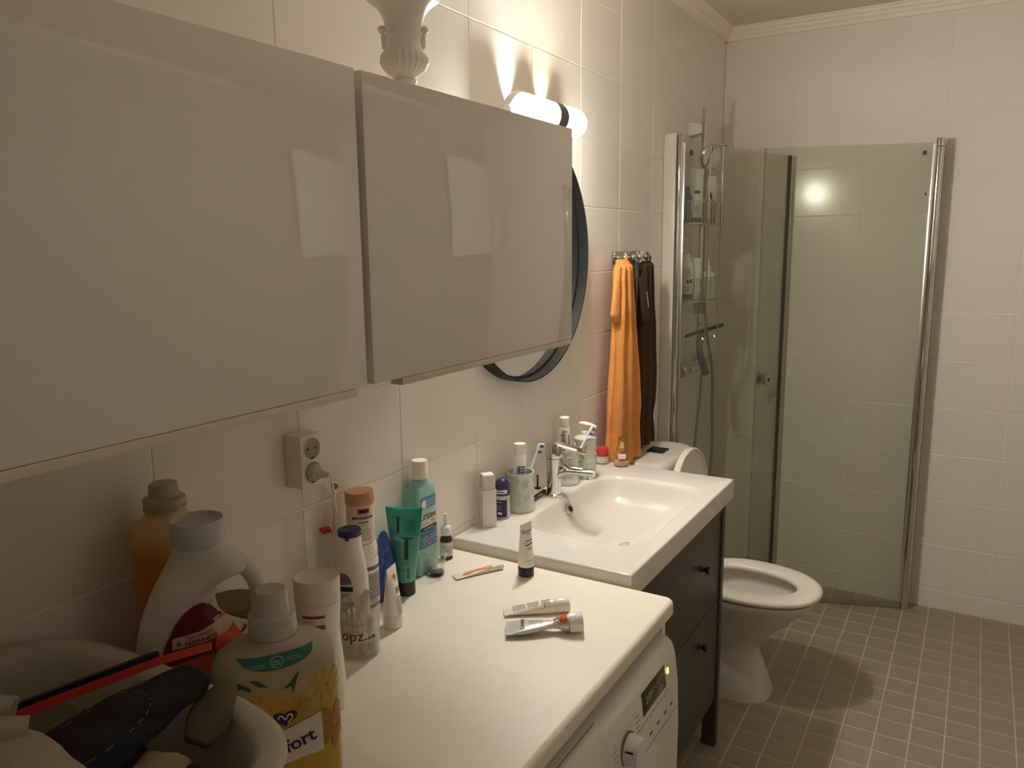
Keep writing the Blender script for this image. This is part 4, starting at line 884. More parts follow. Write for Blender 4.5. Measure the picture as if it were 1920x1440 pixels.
db = Body([(0, .0135, .0135, 2), (.002, .0150, .0150, 2), (.048, .0150, .0150, 2), (.053, .0140, .0140, 2), (.058, .0095, .0095, 2), (.060, .0090, .0090, 2)])
db.mesh(G(), 36).obj('bottle', mat('amber_glass', (74, 44, 28), rough=0.12), dp); db.rect('label', -.021, .022, .010, .044, mat('label_lilac', (206, 202, 206), rough=0.4), dp); db.lines(-.004, .016, .016, .036, 4, INKG, dp, fill=.2, off=.0008, seed=9); db.rect('label_mark', -.015, -.006, .030, .036, mat('ink_lime', (160, 176, 90), rough=0.4), dp, off=.0009)
G().lathe([(0, .0605), (.0128, .0605), (.0132, .062), (.0128, .077), (.011, .081), (.006, .084), (.0052, .088), (.0048, .106), (.0035, .112), (0, .1135)], 28, cap0=False, cap1=False).obj('pipette_cap', M_PLASTIC, dp)

mw = thing('mouthwash_bottle', 'tall turquoise mouthwash bottle with white cap behind the teal tube', 'bottle', (0.0275, 1.025, Z1), 0)
mb = Body([(0, .032, .018, 6), (.003, .0355, .0210, 6), (.06, .0362, .0218, 6), (.14, .0358, .0216, 6), (.185, .0352, .0210, 6), (.203, .0335, .0200, 5), (.212, .024, .018, 2.6), (.218, .0175, .0170, 2), (.224, .0165, .0165, 2), (.2245, .003, .003, 2)])
mb.mesh(G(), 56).obj('bottle', mat('turquoise_liquid', (150, 204, 200), rough=0.06, trans=0.12, ior=1.33, coat=0.6), mw)
G().lathe([(0, .2248), (.0190, .2248), (.0195, .228), (.0188, .233), (.0185, .262), (.0172, .2655), (0, .266)], 32, mod=lambda th, z: 1+(.012*math.cos(36*th) if .234 < z < .258 else 0), cap0=False, cap1=False).obj('cap', M_PLASTIC, mw)
mb.rect('white_label', -.0335, .0335, .115, .146, mat('label_white', (224, 224, 212), rough=0.35), mw)
mb.rect('blue_label', -.0335, .0335, .066, .104, mat('label_blue', (62, 108, 150), rough=0.35), mw); mb.rect('black_band', -.0335, .0335, .105, .1145, INK, mw)
mb.rect('top_label', -.026, .0335, .158, .184, mat('label_blue2', (72, 122, 164), rough=0.35), mw); mb.poly('round_seal', [(-.014+.0095*math.cos(2*PI*i/20), .169+.0095*math.sin(2*PI*i/20)) for i in range(20)], INKW, mw, off=.0009)
mb.text('LISTERINE', 0, .137, .0160, INK, mw, bold=.0005, off=.0009, sx=.80); mb.text('COOL MINT', .001, .122, .0118, mat('ink_slate', (96, 104, 104), rough=0.4), mw, off=.0009, sx=.92)
mb.lines(-.002, .030, .163, .180, 3, MATS['label_white'], mw, fill=.25, off=.0009, seed=6); mb.lines(-.030, .028, .072, .096, 4, MATS['label_white'], mw, fill=.2, off=.0009, seed=7); mb.lines(-.020, .022, .1085, .1115, 1, MATS['label_white'], mw, fill=.6, off=.0009, seed=8)

M_TEAL = zramp('teal_tube', [(0.0, (64, 146, 132)), (.132, (92, 160, 146)), (.1335, (36, 156, 142)), (.2, (34, 152, 138))], rough=0.22, wob=0.0)
M_TEAL_S = M_TEAL
te = thing('shower_gel_tube', 'teal tube standing on a black cap in front of the mouthwash', 'tube', (0.0685, 0.9136, Z1), -70)
tb = Body([(.030, .0185, .0185, 2), (.033, .0205, .0200, 2), (.06, .0250, .0185, 2.1), (.09, .0295, .0150, 2.2), (.12, .0335, .0110, 2.2), (.15, .0370, .0065, 2.2), (.172, .0392, .0022, 2.4), (.180, .0400, .0012, 3), (.1945, .0410, .0011, 3)])
g = tb.mesh(G(), 56)
for v in g.v:
    if v.z > .1930: v.z -= .0065*(1-(v.y/.041)**2)
g.obj('tube_body', M_TEAL, te)
G().lathe([(0, 0), (.0185, 0), (.0198, .0015), (.0195, .028), (.0180, .0298), (0, .0298)], 36, cap0=False, cap1=False).obj('cap', mat('cap_black', (40, 42, 40), rough=0.35), te)
tb.rect('letter_stem', -.0145, -.0095, .140, .170, INK, te, off=.0008); tb.rect('letter_bar', -.0205, -.0045, .1705, .1725, INK, te, off=.0008)
tb.rect('letter_stem', .003, .0115, .083, .126, mat('ink_teal_dark', (28, 62, 58), rough=0.4), te, off=.0008); tb.rect('letter_bar', -.005, .021, .127, .1300, MATS['ink_teal_dark'], te, off=.0008)
tb.lines(-.021, .001, .070, .126, 13, MATS['ink_teal_dark'], te, fill=.3, off=.0008, seed=31); tb.lines(.001, .026, .142, .170, 6, mat('ink_teal', (26, 110, 100), rough=0.4), te, fill=.3, off=.0008, seed=32); tb.lines(-.018, .02, .058, .066, 2, MATS['ink_teal_dark'], te, fill=.3, off=.0008, seed=33)
M_PALE = mat('ink_pale', (180, 206, 186), rough=0.4)
for a_, b_, c_, d_ in ((.006, .0068, .038, .068), (.0165, .0173, .038, .068), (.006, .0173, .038, .0388), (.006, .0173, .0672, .068)): tb.rect('frame_print', a_, b_, c_, d_, M_PALE, te, off=.0008, nu=4, nv=2)
tb.lines(.0085, .0150, .042, .064, 9, MATS['ink_teal_dark'], te, fill=.4, off=.0008, seed=35)
tb.rect('pale_block', -.021, .003, .1215, .1295, mat('teal_pale', (120, 176, 160), rough=0.35), te, off=.0005)

# crumpled blue bag
g = G(); n = 30; rs = []
for k in range(15):
    z = .146*k/14; w = [.024, .028, .030, .031, .031, .030, .029, .028, .026, .025, .022, .019, .016, .012, .004][k]
    ring = []
    for i in range(n):
        a = 2*PI*i/n; f = 1+.30*noise.noise((3*math.cos(a), 3*math.sin(a), z*34))+.12*noise.noise((8*math.cos(a), 8*math.sin(a), z*80)); ring.append((w*f*.72*math.cos(a), w*f*math.sin(a)+.010*(k/14), max(0.0, z+.004*noise.noise((5*a, z*60, 2)))))
    rs.append(ring)
o = tag(g.rings(rs).obj('plastic_bag', sheet('blue_film', (0.35, 0.48, 0.86), rough=0.12, ior=1.5, extra=((58, 88, 176), 0.62)), smooth=False), 'crumpled translucent blue plastic bag beside the teal tube', 'bag'); o.location = (0.040, 0.868, Z1)

def pr_sun(b, t):
    M = mat('ink_orange', (228, 122, 52), rough=0.4)
    pts = [(0.000+.0110*math.cos(a)*(.6+.12*a), .100+.0120*math.sin(a)*(.6+.12*a)) for a in [i*.35 for i in range(-4, 9)]]
    ins = [(p[0]*.62+.0008, .100+(p[1]-.100)*.62) for p in pts[::-1]]
    b.poly('orange_swirl', pts+ins, M, t, off=.0009)
    vs, fs = text_mesh('50', .015, .0002); G().add([b.at(.001+v.x, .0765+v.y, .0009) for v in vs], fs).obj('lettering', INK, t, smooth=False)
    b.lines(-.010, .012, .030, .066, 9, INKG, t, seed=16, fill=.35)
tube_pack('sunscreen_tube', 'white sunscreen tube marked 50 standing beside the cotton swab jar', 'tube', M_TUBE, 0.0200, 0.094, 0.0205, 0.026, M_PLASTIC, (0.138, 0.783, Z1), (0, 0, R_(14)), pr_sun)

# jar of cotton swabs
jr = thing('cotton_swab_jar', 'clear round jar with black lettering holding cotton swabs', 'jar', (0.150, 0.672, Z1), -50)
jb = Body([(0, .033, .033, 2), (.002, .0372, .0372, 2), (.006, .0378, .0378, 2), (.090, .0380, .0380, 2), (.096, .0376, .0376, 2)])
g = G(); jp = [(0, .0005), (.035, 0), (.0375, .003), (.0378, .008), (.0380, .090), (.0384, .094), (.0378, .096), (.0366, .094), (.0362, .006), (.033, .0035), (0, .003)]
g.lathe(jp, 56, cap0=False, cap1=False).obj('jar_body', sheet('clear_plastic', (0.93, 0.925, 0.90), rough=0.05, ior=1.45, extra=((222, 214, 200), 0.20)), jr, sharp=60)
jb.text('topz.', -.0125, .0490, .0285, INK, jr, off=.0010); jb.text('ORIGINAL', -.006, .0705, .0062, mat('ink_ochre', (150, 130, 90), rough=0.5), jr, off=.001, sx=1.6)
jb.lines(.0165, .0330, .052, .078, 8, INKG, jr, fill=.3, off=.001, seed=41, gap=.2); jb.lines(.0165, .031, .020, .034, 4, INKG, jr, fill=.3, off=.001, seed=42)
for s, z, r, m in ((.006, .0285, .0050, mat('ink_rose', (206, 142, 124), rough=0.5)), (.019, .0425, .0030, INKG), (.0245, .0425, .0028, INKG), (.0300, .0430, .0032, INK)):
    jb.poly('round_mark', [(s+r*math.cos(2*PI*i/14), z+r*math.sin(2*PI*i/14)) for i in range(14)], m, jr, off=.0010)
g = G(); n = 24
for rr0, rr1 in ((.0055, .0048), (.0016, .0)):
    q = [jb.at(.0065+r*math.cos(2*PI*i/n), .0155+r*math.sin(2*PI*i/n), .001) for r in (rr0, rr1) for i in range(n)]; g.add(q, [(i, (i+1) % n, n+(i+1) % n, n+i) for i in range(n)])
g.obj('ring_mark', INKG, jr, smooth=False)
rd = random.Random(11); M_COT = mat('cotton', (240, 234, 224), rough=0.95)
for k in range(14):
    a, r, h = rd.uniform(0, 2*PI), .029*math.sqrt(rd.random()), 0
    x, y = r*math.cos(a), r*math.sin(a); tx, ty = x*.8+rd.uniform(-.006, .006), y*.8+rd.uniform(-.006, .006)
    s = G().tube([(x, y, .004), (x, y, .010), (x, y, .015), (x+(tx-x)*.2, y+(ty-y)*.2, .017), (tx, ty, .066), (tx, ty, .068), (tx, ty, .074), (tx, ty, .079)], [.0015, .0026, .0022, .0011, .0011, .0022, .0026, .0014], 7)
    o = s.obj('cotton_swab', M_COT); o.location = (0.150, 0.672, Z1); tag(o, 'white cotton swab standing in the clear jar lettered in black', 'cotton swab', 'cotton swabs in the clear jar')
ty = thing('tweezers', 'pale flat tweezers leaning out of the cotton swab jar', 'tweezers', (0.150, 0.672, Z1), -50)
for s in (-1, 1):
    g = G(); rs = []
    for k, (y, z, w) in enumerate(((-.018, .030, .002), (-.008, .058, .0035), (.006, .092, .0048), (.0165, .117, .0055), (.0195, .124, .0045))):
        o_ = s*(.0045-.0009*k) if k < 4 else 0
        rs.append([(o_-.0008+.008, y-w, z+w*.4), (o_+.0008+.008, y-w, z+w*.4), (o_+.0008+.008, y+w, z-w*.4), (o_-.0008+.008, y+w, z-w*.4)])
    g.rings(rs).obj('prong', mat('pale_plastic', (214, 204, 190), rough=0.3), ty, smooth=False)

# lotion bottle with blue lid
lo = thing('lotion_bottle', 'white body lotion bottle with a navy lid behind the swab jar', 'bottle', (0.078, 0.736, Z1), -62)
lb = Body([(0, .028, .021, 2.6), (.003, .0315, .0240, 2.6), (.02, .0325, .0250, 2.6), (.07, .0325, .0250, 2.5), (.11, .0315, .0245, 2.4), (.145, .0270, .0225, 2.2), (.165, .0232, .0210, 2.1), (.190, .0218, .0205, 2.0), (.1925, .0205, .0195, 2)])
lb.mesh(G(), 52).obj('bottle', M_PLASTIC, lo)
G().lathe([(0, .1927), (.0200, .1927), (.0222, .194), (.0226, .196), (.0224, .2035), (.0205, .206), (0, .2065)], 36, cap0=False, cap1=False).obj('lid', M_NAVY, lo)
G().box(.0208, .0232, -.003, .004, .189, .195, .0006).obj('lid_latch', M_NAVY, lo)
M_MUTE = mat('label_mauve', (124, 118, 128), rough=0.4)
lb.poly('mauve_patch', [(-.022, .100), (-.022, .116), (-.016, .124), (-.006, .124), (.002, .117), (.006, .108), (.005, .102)], M_MUTE, lo); lb.rect('navy_bar', -.025, .008, .087, .097, INKN, lo); lb.lines(-.024, .008, .068, .085, 5, M_MUTE, lo, fill=.5, seed=51)
lb.rect('navy_bar', -.025, .009, .0555, .066, mat('ink_plum', (62, 52, 78), rough=0.4), lo); lb.rect('mauve_block', -.025, .009, .018, .054, M_MUTE, lo); lb.rect('plum_square', -.022, -.010, .042, .050, MATS['ink_plum'], lo, off=.0008); lb.lines(-.008, .007, .022, .048, 7, MATS['label_grey'], lo, fill=.3, off=.0009, seed=53)
# supplement jar and stacked magnesium pot
sj = thing('supplement_jar', 'white jar with grey blue bands under the magnesium pot', 'jar', (0.046, 0.803, Z1), -45)
sjb = Body([(0, .030, .030, 2), (.002, .0330, .0330, 2), (.115, .0330, .0330, 2), (.121, .0315, .0315, 2), (.123, .0305, .0305, 2)])
sjb.mesh(G(), 44).obj('jar_body', M_PLASTIC, sj)
G().lathe([(0, .1232), (.0315, .1232), (.0322, .125), (.0320, .1430), (.0290, .1510), (.024, .153), (0, .153)], 40, cap0=False, cap1=False).obj('lid', M_PLASTIC, sj)
M_SLATE = mat('label_slate', (98, 102, 124), rough=0.4)
sjb.rect('slate_band', -.012, .045, .098, .106, M_SLATE, sj); sjb.rect('slate_band', -.012, .045, .018, .025, M_SLATE, sj); sjb.rect('grey_panel', .0, .045, .036, .092, mat('label_dull', (176, 174, 166), rough=0.4), sj); sjb.lines(.010, .042, .040, .090, 9, INKG, sj, fill=.3, off=.0009, seed=61)
mg = thing('magnesium_pot', 'white supplement pot with a tan lid stacked on a white jar', 'pot', (0.046, 0.803, Z1+0.1535), -46)
mgb = Body([(0, .0255, .0255, 2), (.001, .0278, .0278, 2), (.078, .0278, .0278, 2), (.080, .0270, .0270, 2)])
mgb.mesh(G(), 48).obj('pot_body', mat('paper_white', (226, 214, 196), rough=0.5), mg)
G().lathe([(0, .0802), (.0285, .0802), (.0290, .082), (.0290, .1040), (.0280, .1055), (.0262, .1050), (0, .1046)], 48, cap0=False, cap1=False).obj('lid', mat('tan_lid', (196, 150, 108), rough=0.55), mg)
mgb.rect('red_badge', -.006, .019, .0640, .0750, INKR, mg); mgb.rect('badge_core', -.002, .015, .0665, .0725, INK, mg, off=.0008); mgb.text('MAGNESIUM', .005, .0555, .0082, INK, mg, bold=.0002, sx=.96); mgb.lines(-.005, .018, .0455, .0495, 1, INK, mg, fill=.6, seed=63); mgb.text('90 ST', .006, .0415, .0050, INK, mg); mgb.lines(-.008, .026, .008, .036, 6, mat('ink_tan', (150, 128, 104), rough=0.5), mg, fill=.3, seed=64); mgb.rect('rule_line', -.004, .017, .0612, .0618, INK, mg, off=.0008)
# electric toothbrush, charger lead
eb = thing('electric_toothbrush', 'white electric toothbrush standing behind the lotion bottle', 'toothbrush', (0.024, 0.756, Z1), -30)
G().lathe([(0, 0), (.0125, 0), (.0135, .003), (.0130, .12), (.0115, .165), (.0075, .185), (.0050, .198), (0, .199)], 28, cap0=False, cap1=False).obj('handle', M_PLASTIC, eb)
G().lathe([(0, .1995), (.0070, .1995), (.0072, .204), (.0042, .222), (.0036, .270), (.0045, .281), (0, .283)], 20, cap0=False, cap1=False).obj('brush_stem', M_PLASTIC, eb)
G().tube([(-.004, 0, .279), (.002, 0, .279), (.004, .0, .279)], [.0055, .0066, .0058], 18).obj('brush_head', M_PLASTIC, eb)
g = G()
for k in range(9):
    a = 2*PI*k/9; g.tube([(.004, .0042*math.cos(a), .279+.0042*math.sin(a)), (.0125, .0046*math.cos(a), .279+.0046*math.sin(a))], .0012, 6)
g.obj('bristles', mat('bristle_grey', (150, 150, 142), rough=0.7), eb)
G().box(-.012, .012, -.030, -.012, .187, .194, .001).obj('red_clip', mat('red_clip', (176, 52, 40), rough=0.4), eb)

# double socket, plug with cord
sk = thing('wall_socket', 'cream double wall socket below the wall cabinets', 'socket', (0, 0.684, 1.222))
G().box(.0008, .0430, -.0275, .0255, -.052, .050, .004).obj('housing', M_PLASTIC2, sk)
for z in (.0225, -.0235):
    n = 40; g = G()
    rs = [[(.0433+dx, r*math.cos(2*PI*i/n), z+r*math.sin(2*PI*i/n)) for i in range(n)] for r, dx in ((.0222, -.0005), (.0222, .0010), (.0208, .0010), (.0200, .0002))]
    g.rings(rs, False, False); so_ = g.obj('socket_ring', M_PLASTIC2, sk)
    G().rings([[(.04315, .0202*math.cos(2*PI*i/n), z+.0202*math.sin(2*PI*i/n)) for i in range(n)], [(.0436, .0202*math.cos(2*PI*i/n), z+.0202*math.sin(2*PI*i/n)) for i in range(n)]]).obj('socket_well', mat('socket_shade', (150, 142, 124), rough=0.5), sk, smooth=False)
    for dy, dz in ((-.0095, 0), (.0095, 0)): G().cyl((.0432, dy, z+dz), (.0440, dy, z+dz), .0025, 12).obj('pin_hole', INK, sk)
    G().box(.0434, .0442, -.004, .004, z-.0196, z-.0160).obj('earth_clip', M_KNOBDARK, sk, smooth=False)
pl = thing('charger_plug', 'grey white plug with thin white lead in the lower socket', 'plug', (0.0442, 0.684, 1.1985))
G().tube([(0, 0, 0), (.010, 0, 0), (.020, .003, -.001), (.030, .006, -.002), (.033, .007, -.0025)], [.0160, .0150, .0075, .0052, .0038], 24).obj('plug_body', mat('plug_grey', (204, 198, 186), rough=0.4), pl)
pp = [(.0765, .6905, 1.1955), (.080, .694, 1.184), (.072, .706, 1.160), (.062, .716, 1.138), (.053, .729, 1.112), (.050, .7385, 1.0945), (.049, .735, 1.0785), (.045, .7215, 1.0480), (.041, .7265, 1.010), (.035, .7200, .9820), (.025, .705, .935), (.018, .700, .900), (.012, .712, .8745)]
G().tube(catmull([(x-.0442, y-.684, z-1.1985) for x, y, z in pp], 7), .0017, 8).obj('lead', M_PLASTIC, pl)

# tall white bottle
bw = thing('shampoo_bottle', 'tall white bottle with a waisted side and purple print behind the yellow bottle', 'bottle', (0.214, 0.512, Z1), -52)
bb = Body([(0, .032, .030, 2.4), (.003, .0365, .0330, 2.4), (.03, .0380, .0330, 2.4), (.07, .0365, .0320, 2.4), (.110, .0335, .0310, 2.3), (.135, .0325, .0310, 2.2), (.160, .0340, .0315, 2.1), (.1845, .0358, .0330, 2.0)])
bb.mesh(G(), 52).obj('bottle', mat('milky_white', (232, 226, 216), rough=0.4), bw)
cb = Body([(.1850, .0345, .0325, 2), (.1855, .0358, .0335, 2), (.222, .0365, .0345, 2), (.2245, .0355, .0335, 2), (.2235, .0335, .0315, 2), (.2195, .030, .028, 2), (.219, .002, .002, 2)])
cb.mesh(G(), 52).obj('cap', mat('milky_cap', (228, 222, 211), rough=0.35), bw, sharp=50)
bb.rect('plum_bar', -.022, .014, .1655, .1705, mat('ink_wine', (140, 52, 74), rough=0.4), bw); bb.lines(-.020, .002, .160, .163, 1, MATS['ink_wine'], bw, fill=.4, seed=71); bb.text('volume', -.002, .1500, .0120, MATS['ink_wine'], bw, bold=.0001) if False else bb.lines(-.004, .014, .147, .156, 1, MATS['ink_wine'], bw, fill=.8, seed=72)
# pale pink pack tip between the two bottles
tube_pack('pink_tube', 'pale pink tube whose tip shows between the yellow and the tall white bottle', 'tube', mat('pale_pink', (206, 174, 150), rough=0.4), 0.0150, 0.185, 0.0170, 0.022, M_PLASTIC, (0.163, 0.470, Z1), (0, 0, R_(60)), None)

# brown tub
bt = thing('brown_pot', 'dull olive brown pot seen through the handle of the white jug', 'pot', (0.053, 0.474, Z1), -40)
G().lathe([(0, 0), (.042, 0), (.045, .003), (.045, .140), (.043, .142), (0, .142)], 44, cap0=False, cap1=False).obj('pot_body', mat('olive_brown', (126, 106, 62), rough=0.5), bt)
G().lathe([(0, .1422), (.0455, .1422), (.0462, .144), (.0462, .158), (.045, .160), (0, .160)], 44, cap0=False, cap1=False).obj('lid', mat('olive_lid', (110, 92, 54), rough=0.5), bt)

# orange softener bottle
ob = thing('softener_bottle', 'large orange softener bottle with a clear cap against the wall', 'bottle', (0.064, 0.361, Z1), -38)
obb = Body([(0, .046, .044, 2.6), (.004, .0495, .0475, 2.6), (.05, .0500, .0480, 2.5), (.20, .0500, .0480, 2.4), (.29, .0515, .0490, 2.3), (.318, .0530, .0500, 2.2), (.328, .0520, .0490, 2.1), (.338, .0440, .0420, 2), (.346, .0340, .0330, 2), (.352, .0290, .0290, 2), (.356, .0270, .0270, 2)])
obb.mesh(G(), 52).obj('bottle', zramp('orange_liquid', [(0, (188, 112, 36)), (.30, (198, 124, 46)), (.325, (206, 154, 92)), (.36, (206, 176, 138))], rough=0.3), ob)
G().lathe([(0, .3562), (.0295, .3562), (.0305, .358), (.0305, .362), (.0290, .3625), (.0292, .3650), (.0300, .366), (.0300, .3740), (.0280, .3755), (.0220, .377), (.0205, .394), (.018, .397), (0, .3975)], 40, cap0=False, cap1=False).obj('cap', mat('clear_cap', (190, 178, 150), rough=0.25, trans=0.35), ob)

# white detergent jug
jg = thing('detergent_jug', 'white detergent jug with loop handle and dark red label', 'jug', (0.205, 0.325, Z1), -41)
M_JUG = mat('jug_white', (208, 204, 197), rough=0.38)
jp = [(0, -.106, .100, .036), (.003, -.110, .1035, .040), (.06, -.1125, .1060, .042), (.12, -.1120, .1040, .042), (.16, -.1095, .0960, .042), (.184, -.1060, .0850, .041), (.198, -.1030, .0740, .041), (.210, -.1005, .0540, .040), (.219, -.0985, .0330, .040), (.228, -.0965, .0170, .039), (.242, -.0930, .0070, .038), (.258, -.0870, .0035, .037),
      (.274, -.0800, .0040, .036), (.285, -.0745, .0090, .035), (.293, -.0700, .0240, .034), (.299, -.0665, .0460, .032), (.307, -.0620, .0500, .030), (.315, -.0575, .0450, .030), (.323, -.0530, .0390, .030), (.333, -.0485, .0300, .030), (.340, -.0465, .0250, .030), (.3450, -.0455, .0225, .030)]
jgb = Body([(z, (r-l)/2, d, 2.6 if z < .2 else 2.3, (r+l)/2) for z, l, r, d in jp])
jgb.absy = True; jgb.mesh(G(), 60).obj('jug_body', M_JUG, jg, sharp=60)
G().lathe([(0, .3452), (.0345, .3452), (.0352, .347), (.0345, .376), (.0335, .3785), (.0315, .3765), (.030, .372), (0, .371)], 44, cy=-.0118, cap0=False, cap1=False).obj('cap', mat('cap_greywhite', (190, 188, 188), rough=0.4), jg)
hd = catmull([(0, .018, .3190), (0, .038, .3085), (0, .0550, .288), (0, .0620, .264), (0, .0630, .240), (0, .0600, .216), (0, .0550, .198)], 6)
G().tube(hd, [.0125+.0035*(i/(len(hd)-1))**3 for i in range(len(hd))], 18, sq=1.0).obj('handle', M_JUG, jg)
M_WINE = mat('label_wine', (104, 24, 24), rough=0.35); M_CORAL = mat('label_coral', (214, 84, 52), rough=0.35)
jgb.poly('red_label', [(-.090, .06), (-.086, .130), (-.076, .175), (-.0655, .200), (-.0595, .219), (-.046, .247), (-.034, .2615), (-.022, .2695), (-.012, .2705), (-.004, .2640), (.001, .2540), (.006, .2440), (.022, .2250), (.045, .205), (.075, .185), (.085, .178), (.085, .06)], M_WINE, jg, off=.0024)
jgb.poly('coral_label', [(.004, .2400), (.0075, .2415), (.022, .2250), (.045, .205), (.075, .185), (.085, .178), (.085, .06), (-.050, .06), (-.056, .190), (.000, .205)], M_CORAL, jg, off=.0032)
jgb.poly('pale_label', [(-.0505, .2135), (-.0500, .2280), (-.0470, .2300), (-.018, .2335), (.004, .2400), (.0105, .2370), (.021, .2260), (.012, .2230), (-.010, .2190)], mat('label_peach', (214, 170, 150), rough=0.35), jg, off=.0038)
jgb.text('MAXIMUM', -.0180, .2287, .0062, M_WINE, jg, rot=.13, off=.0044); jgb.text('FRESHNESS', -.0165, .2218, .0076, M_WINE, jg, rot=.13, bold=.0002, off=.0044)
jgb.poly('star_mark', [(-.0425+(.0055 if i % 2 == 0 else .0018)*math.cos(PI*i/4), .2212+(.0055 if i % 2 == 0 else .0018)*math.sin(PI*i/4)) for i in range(8)], mat('ink_steel', (70, 100, 130), rough=0.4), jg, off=.0044)
jgb.rect('dark_rule', -.008, .040, .2125, .2145, M_WINE, jg, off=.0024, tilt=.14); jgb.text('PROTECTION', -.0220, .2005, .0075, M_WINE, jg, rot=.13, bold=.0002, off=.0044)
jgb.rect('red_stripe', -.045, .07, .172, .186, mat('label_red', (176, 44, 34), rough=0.35), jg, off=.0024, tilt=.12)

# yellow softener bottle
yb = thing('softener_bottle', 'yellow softener bottle with a frosted cap and flower label in front', 'bottle', (0.3235, 0.3235, Z1), -36)
yp = [(0, .073, .034, 3.6), (.004, .0780, .0380, 3.6), (.06, .0795, .0390, 3.6), (.178, .0795, .0390, 3.5), (.200, .0790, .0385, 3.3), (.212, .0765, .0380, 3.1), (.221, .0710, .0370, 2.9), (.2285, .0610, .0355, 2.6), (.2340, .0470, .0335, 2.3), (.2382, .0340, .0310, 2.1), (.2410, .0285, .0285, 2)]
ybb = Body(yp)
ybb.absy = True; ybb.mesh(G(), 60).obj('bottle', zramp('yellow_print', [(0, (184, 152, 40)), (.08, (188, 156, 48)), (.15, (186, 154, 58)), (.18, (184, 166, 112)), (.215, (172, 160, 128)), (.24, (172, 162, 138))], rough=0.35, wob=0.03), yb)
M_CAPT = mat('frost_cap', (204, 200, 190), rough=0.3, trans=0.3)
G().lathe([(r, z+.0128) for r, z in [(0, .2282), (.0290, .2282), (.0305, .230), (.0305, .2440), (.0295, .2455), (.0298, .247), (.0302, .2480), (.0292, .2560), (.0240, .2585), (.0225, .2620), (.0213, .2850), (.0190, .2895), (0, .2905)]], 44, mod=lambda th, z: 1+(.012*math.cos(30*th) if .263 < z < .303 else 0), cap0=False, cap1=False).obj('cap', M_CAPT, yb)
M_GREEN = mat('label_green', (46, 112, 96), rough=0.35)
ybb.poly('green_band', [(-.048, .2290), (-.022, .2285), (0, .2290), (.024, .2300), (.0455, .2310), (.044, .223), (.035, .216), (.020, .2110), (.002, .2085), (-.016, .2090), (-.030, .2130), (-.041, .220)], M_GREEN, yb, off=.0012)
g = G(); n = 24
q = [ybb.at(-.0005+r*math.cos(2*PI*i/n), .2190+r*.9*math.sin(2*PI*i/n), .0018) for r in (.0082, .0073) for i in range(n)]; g.add(q, [(i, (i+1) % n, n+(i+1) % n, n+i) for i in range(n)]); g.obj('ring_mark', M_PALE, yb, smooth=False)
ybb.lines(-.034, -.011, .2150, .2215, 2, M_PALE, yb, fill=.2, off=.0018, seed=81); ybb.lines(.010, .032, .2190, .2250, 2, M_PALE, yb, fill=.2, off=.0018, seed=82); ybb.lines(-.006, .005, .2155, .2225, 2, M_PALE, yb, fill=.4, off=.0018, seed=83)
M_LEAF = mat('leaf_print', (40, 92, 72), rough=0.4)
for pts in ([(-.060, .196), (-.048, .199), (-.034, .190), (-.035, .184), (-.045, .191), (-.054, .189)], [(-.036, .2010), (-.024, .197), (-.012, .187), (-.025, .190)], [(.004, .180), (.012, .186), (.0165, .191), (.026, .202), (.021, .186), (.016, .171), (.0150, .182)]): ybb.poly('leaf_print', pts, M_LEAF, yb, off=.0008)
def flower(cs, cz, r, n, m, sq=1.0):
    for k in range(n):
        a = 2*PI*k/n+.2; ca, sa = math.cos(a), math.sin(a); pts = []
        for u, w in ((.12, -.05), (.45, -.16), (.8, -.12), (1.0, 0), (.8, .12), (.45, .16), (.12, .05)): pts.append((cs+r*(u*ca-w*sa), cz+sq*r*(u*sa+w*ca)))
        ybb.poly('petal_print', pts, m, yb, off=.0006+.00004*k)
flower(.060, .172, .024, 9, mat('petal_gold', (190, 156, 58), rough=0.4)); flower(.070, .110, .034, 10, mat('petal_rust', (166, 118, 62), rough=0.4)); flower(-.018, .158, .028, 9, mat('petal_amber', (196, 150, 58), rough=0.4)); flower(.022, .152, .020, 8, MATS['petal_amber'])
ybb.poly('white_panel', [(-.060, .055), (-.060, .105), (-.02, .1165), (.0500, .1370), (.0515, .0805), (.025, .0795), (-.002, .0740), (-.03, .064)], mat('panel_white', (216, 208, 202), rough=0.35), yb, off=.0014)
M_PURP = mat('ink_purple', (52, 38, 70), rough=0.4)
ybb.text('Comfort', -.0035, .0955, .0255, M_PURP, yb, bold=.0006, rot=.29, off=.0021)
hz, hs_ = .1400, .0045
hp_ = [(hs_+.0150*(math.sin(t)**3), hz+.0118*(.8125*math.cos(t)-.3125*math.cos(2*t)-.125*math.cos(3*t)-.0625*math.cos(4*t))) for t in [2*PI*i/40 for i in range(40)]]
ybb.poly('heart_emblem', hp_, M_PURP, yb, off=.0024)
g = G(); lp = catmull([(-.0085, 0, .0005), (-.0075, 0, .0045), (-.0035, 0, .0040), (.000, 0, -.0010), (.0035, 0, .0040), (.0075, 0, .0045), (.0085, 0, .0), (.003, 0, -.0065)], 4)
g.tube([ybb.at(hs_+p.x, hz+p.z, .0030) for p in lp], .0011, 6); g.obj('heart_line', MATS['panel_white'], yb)

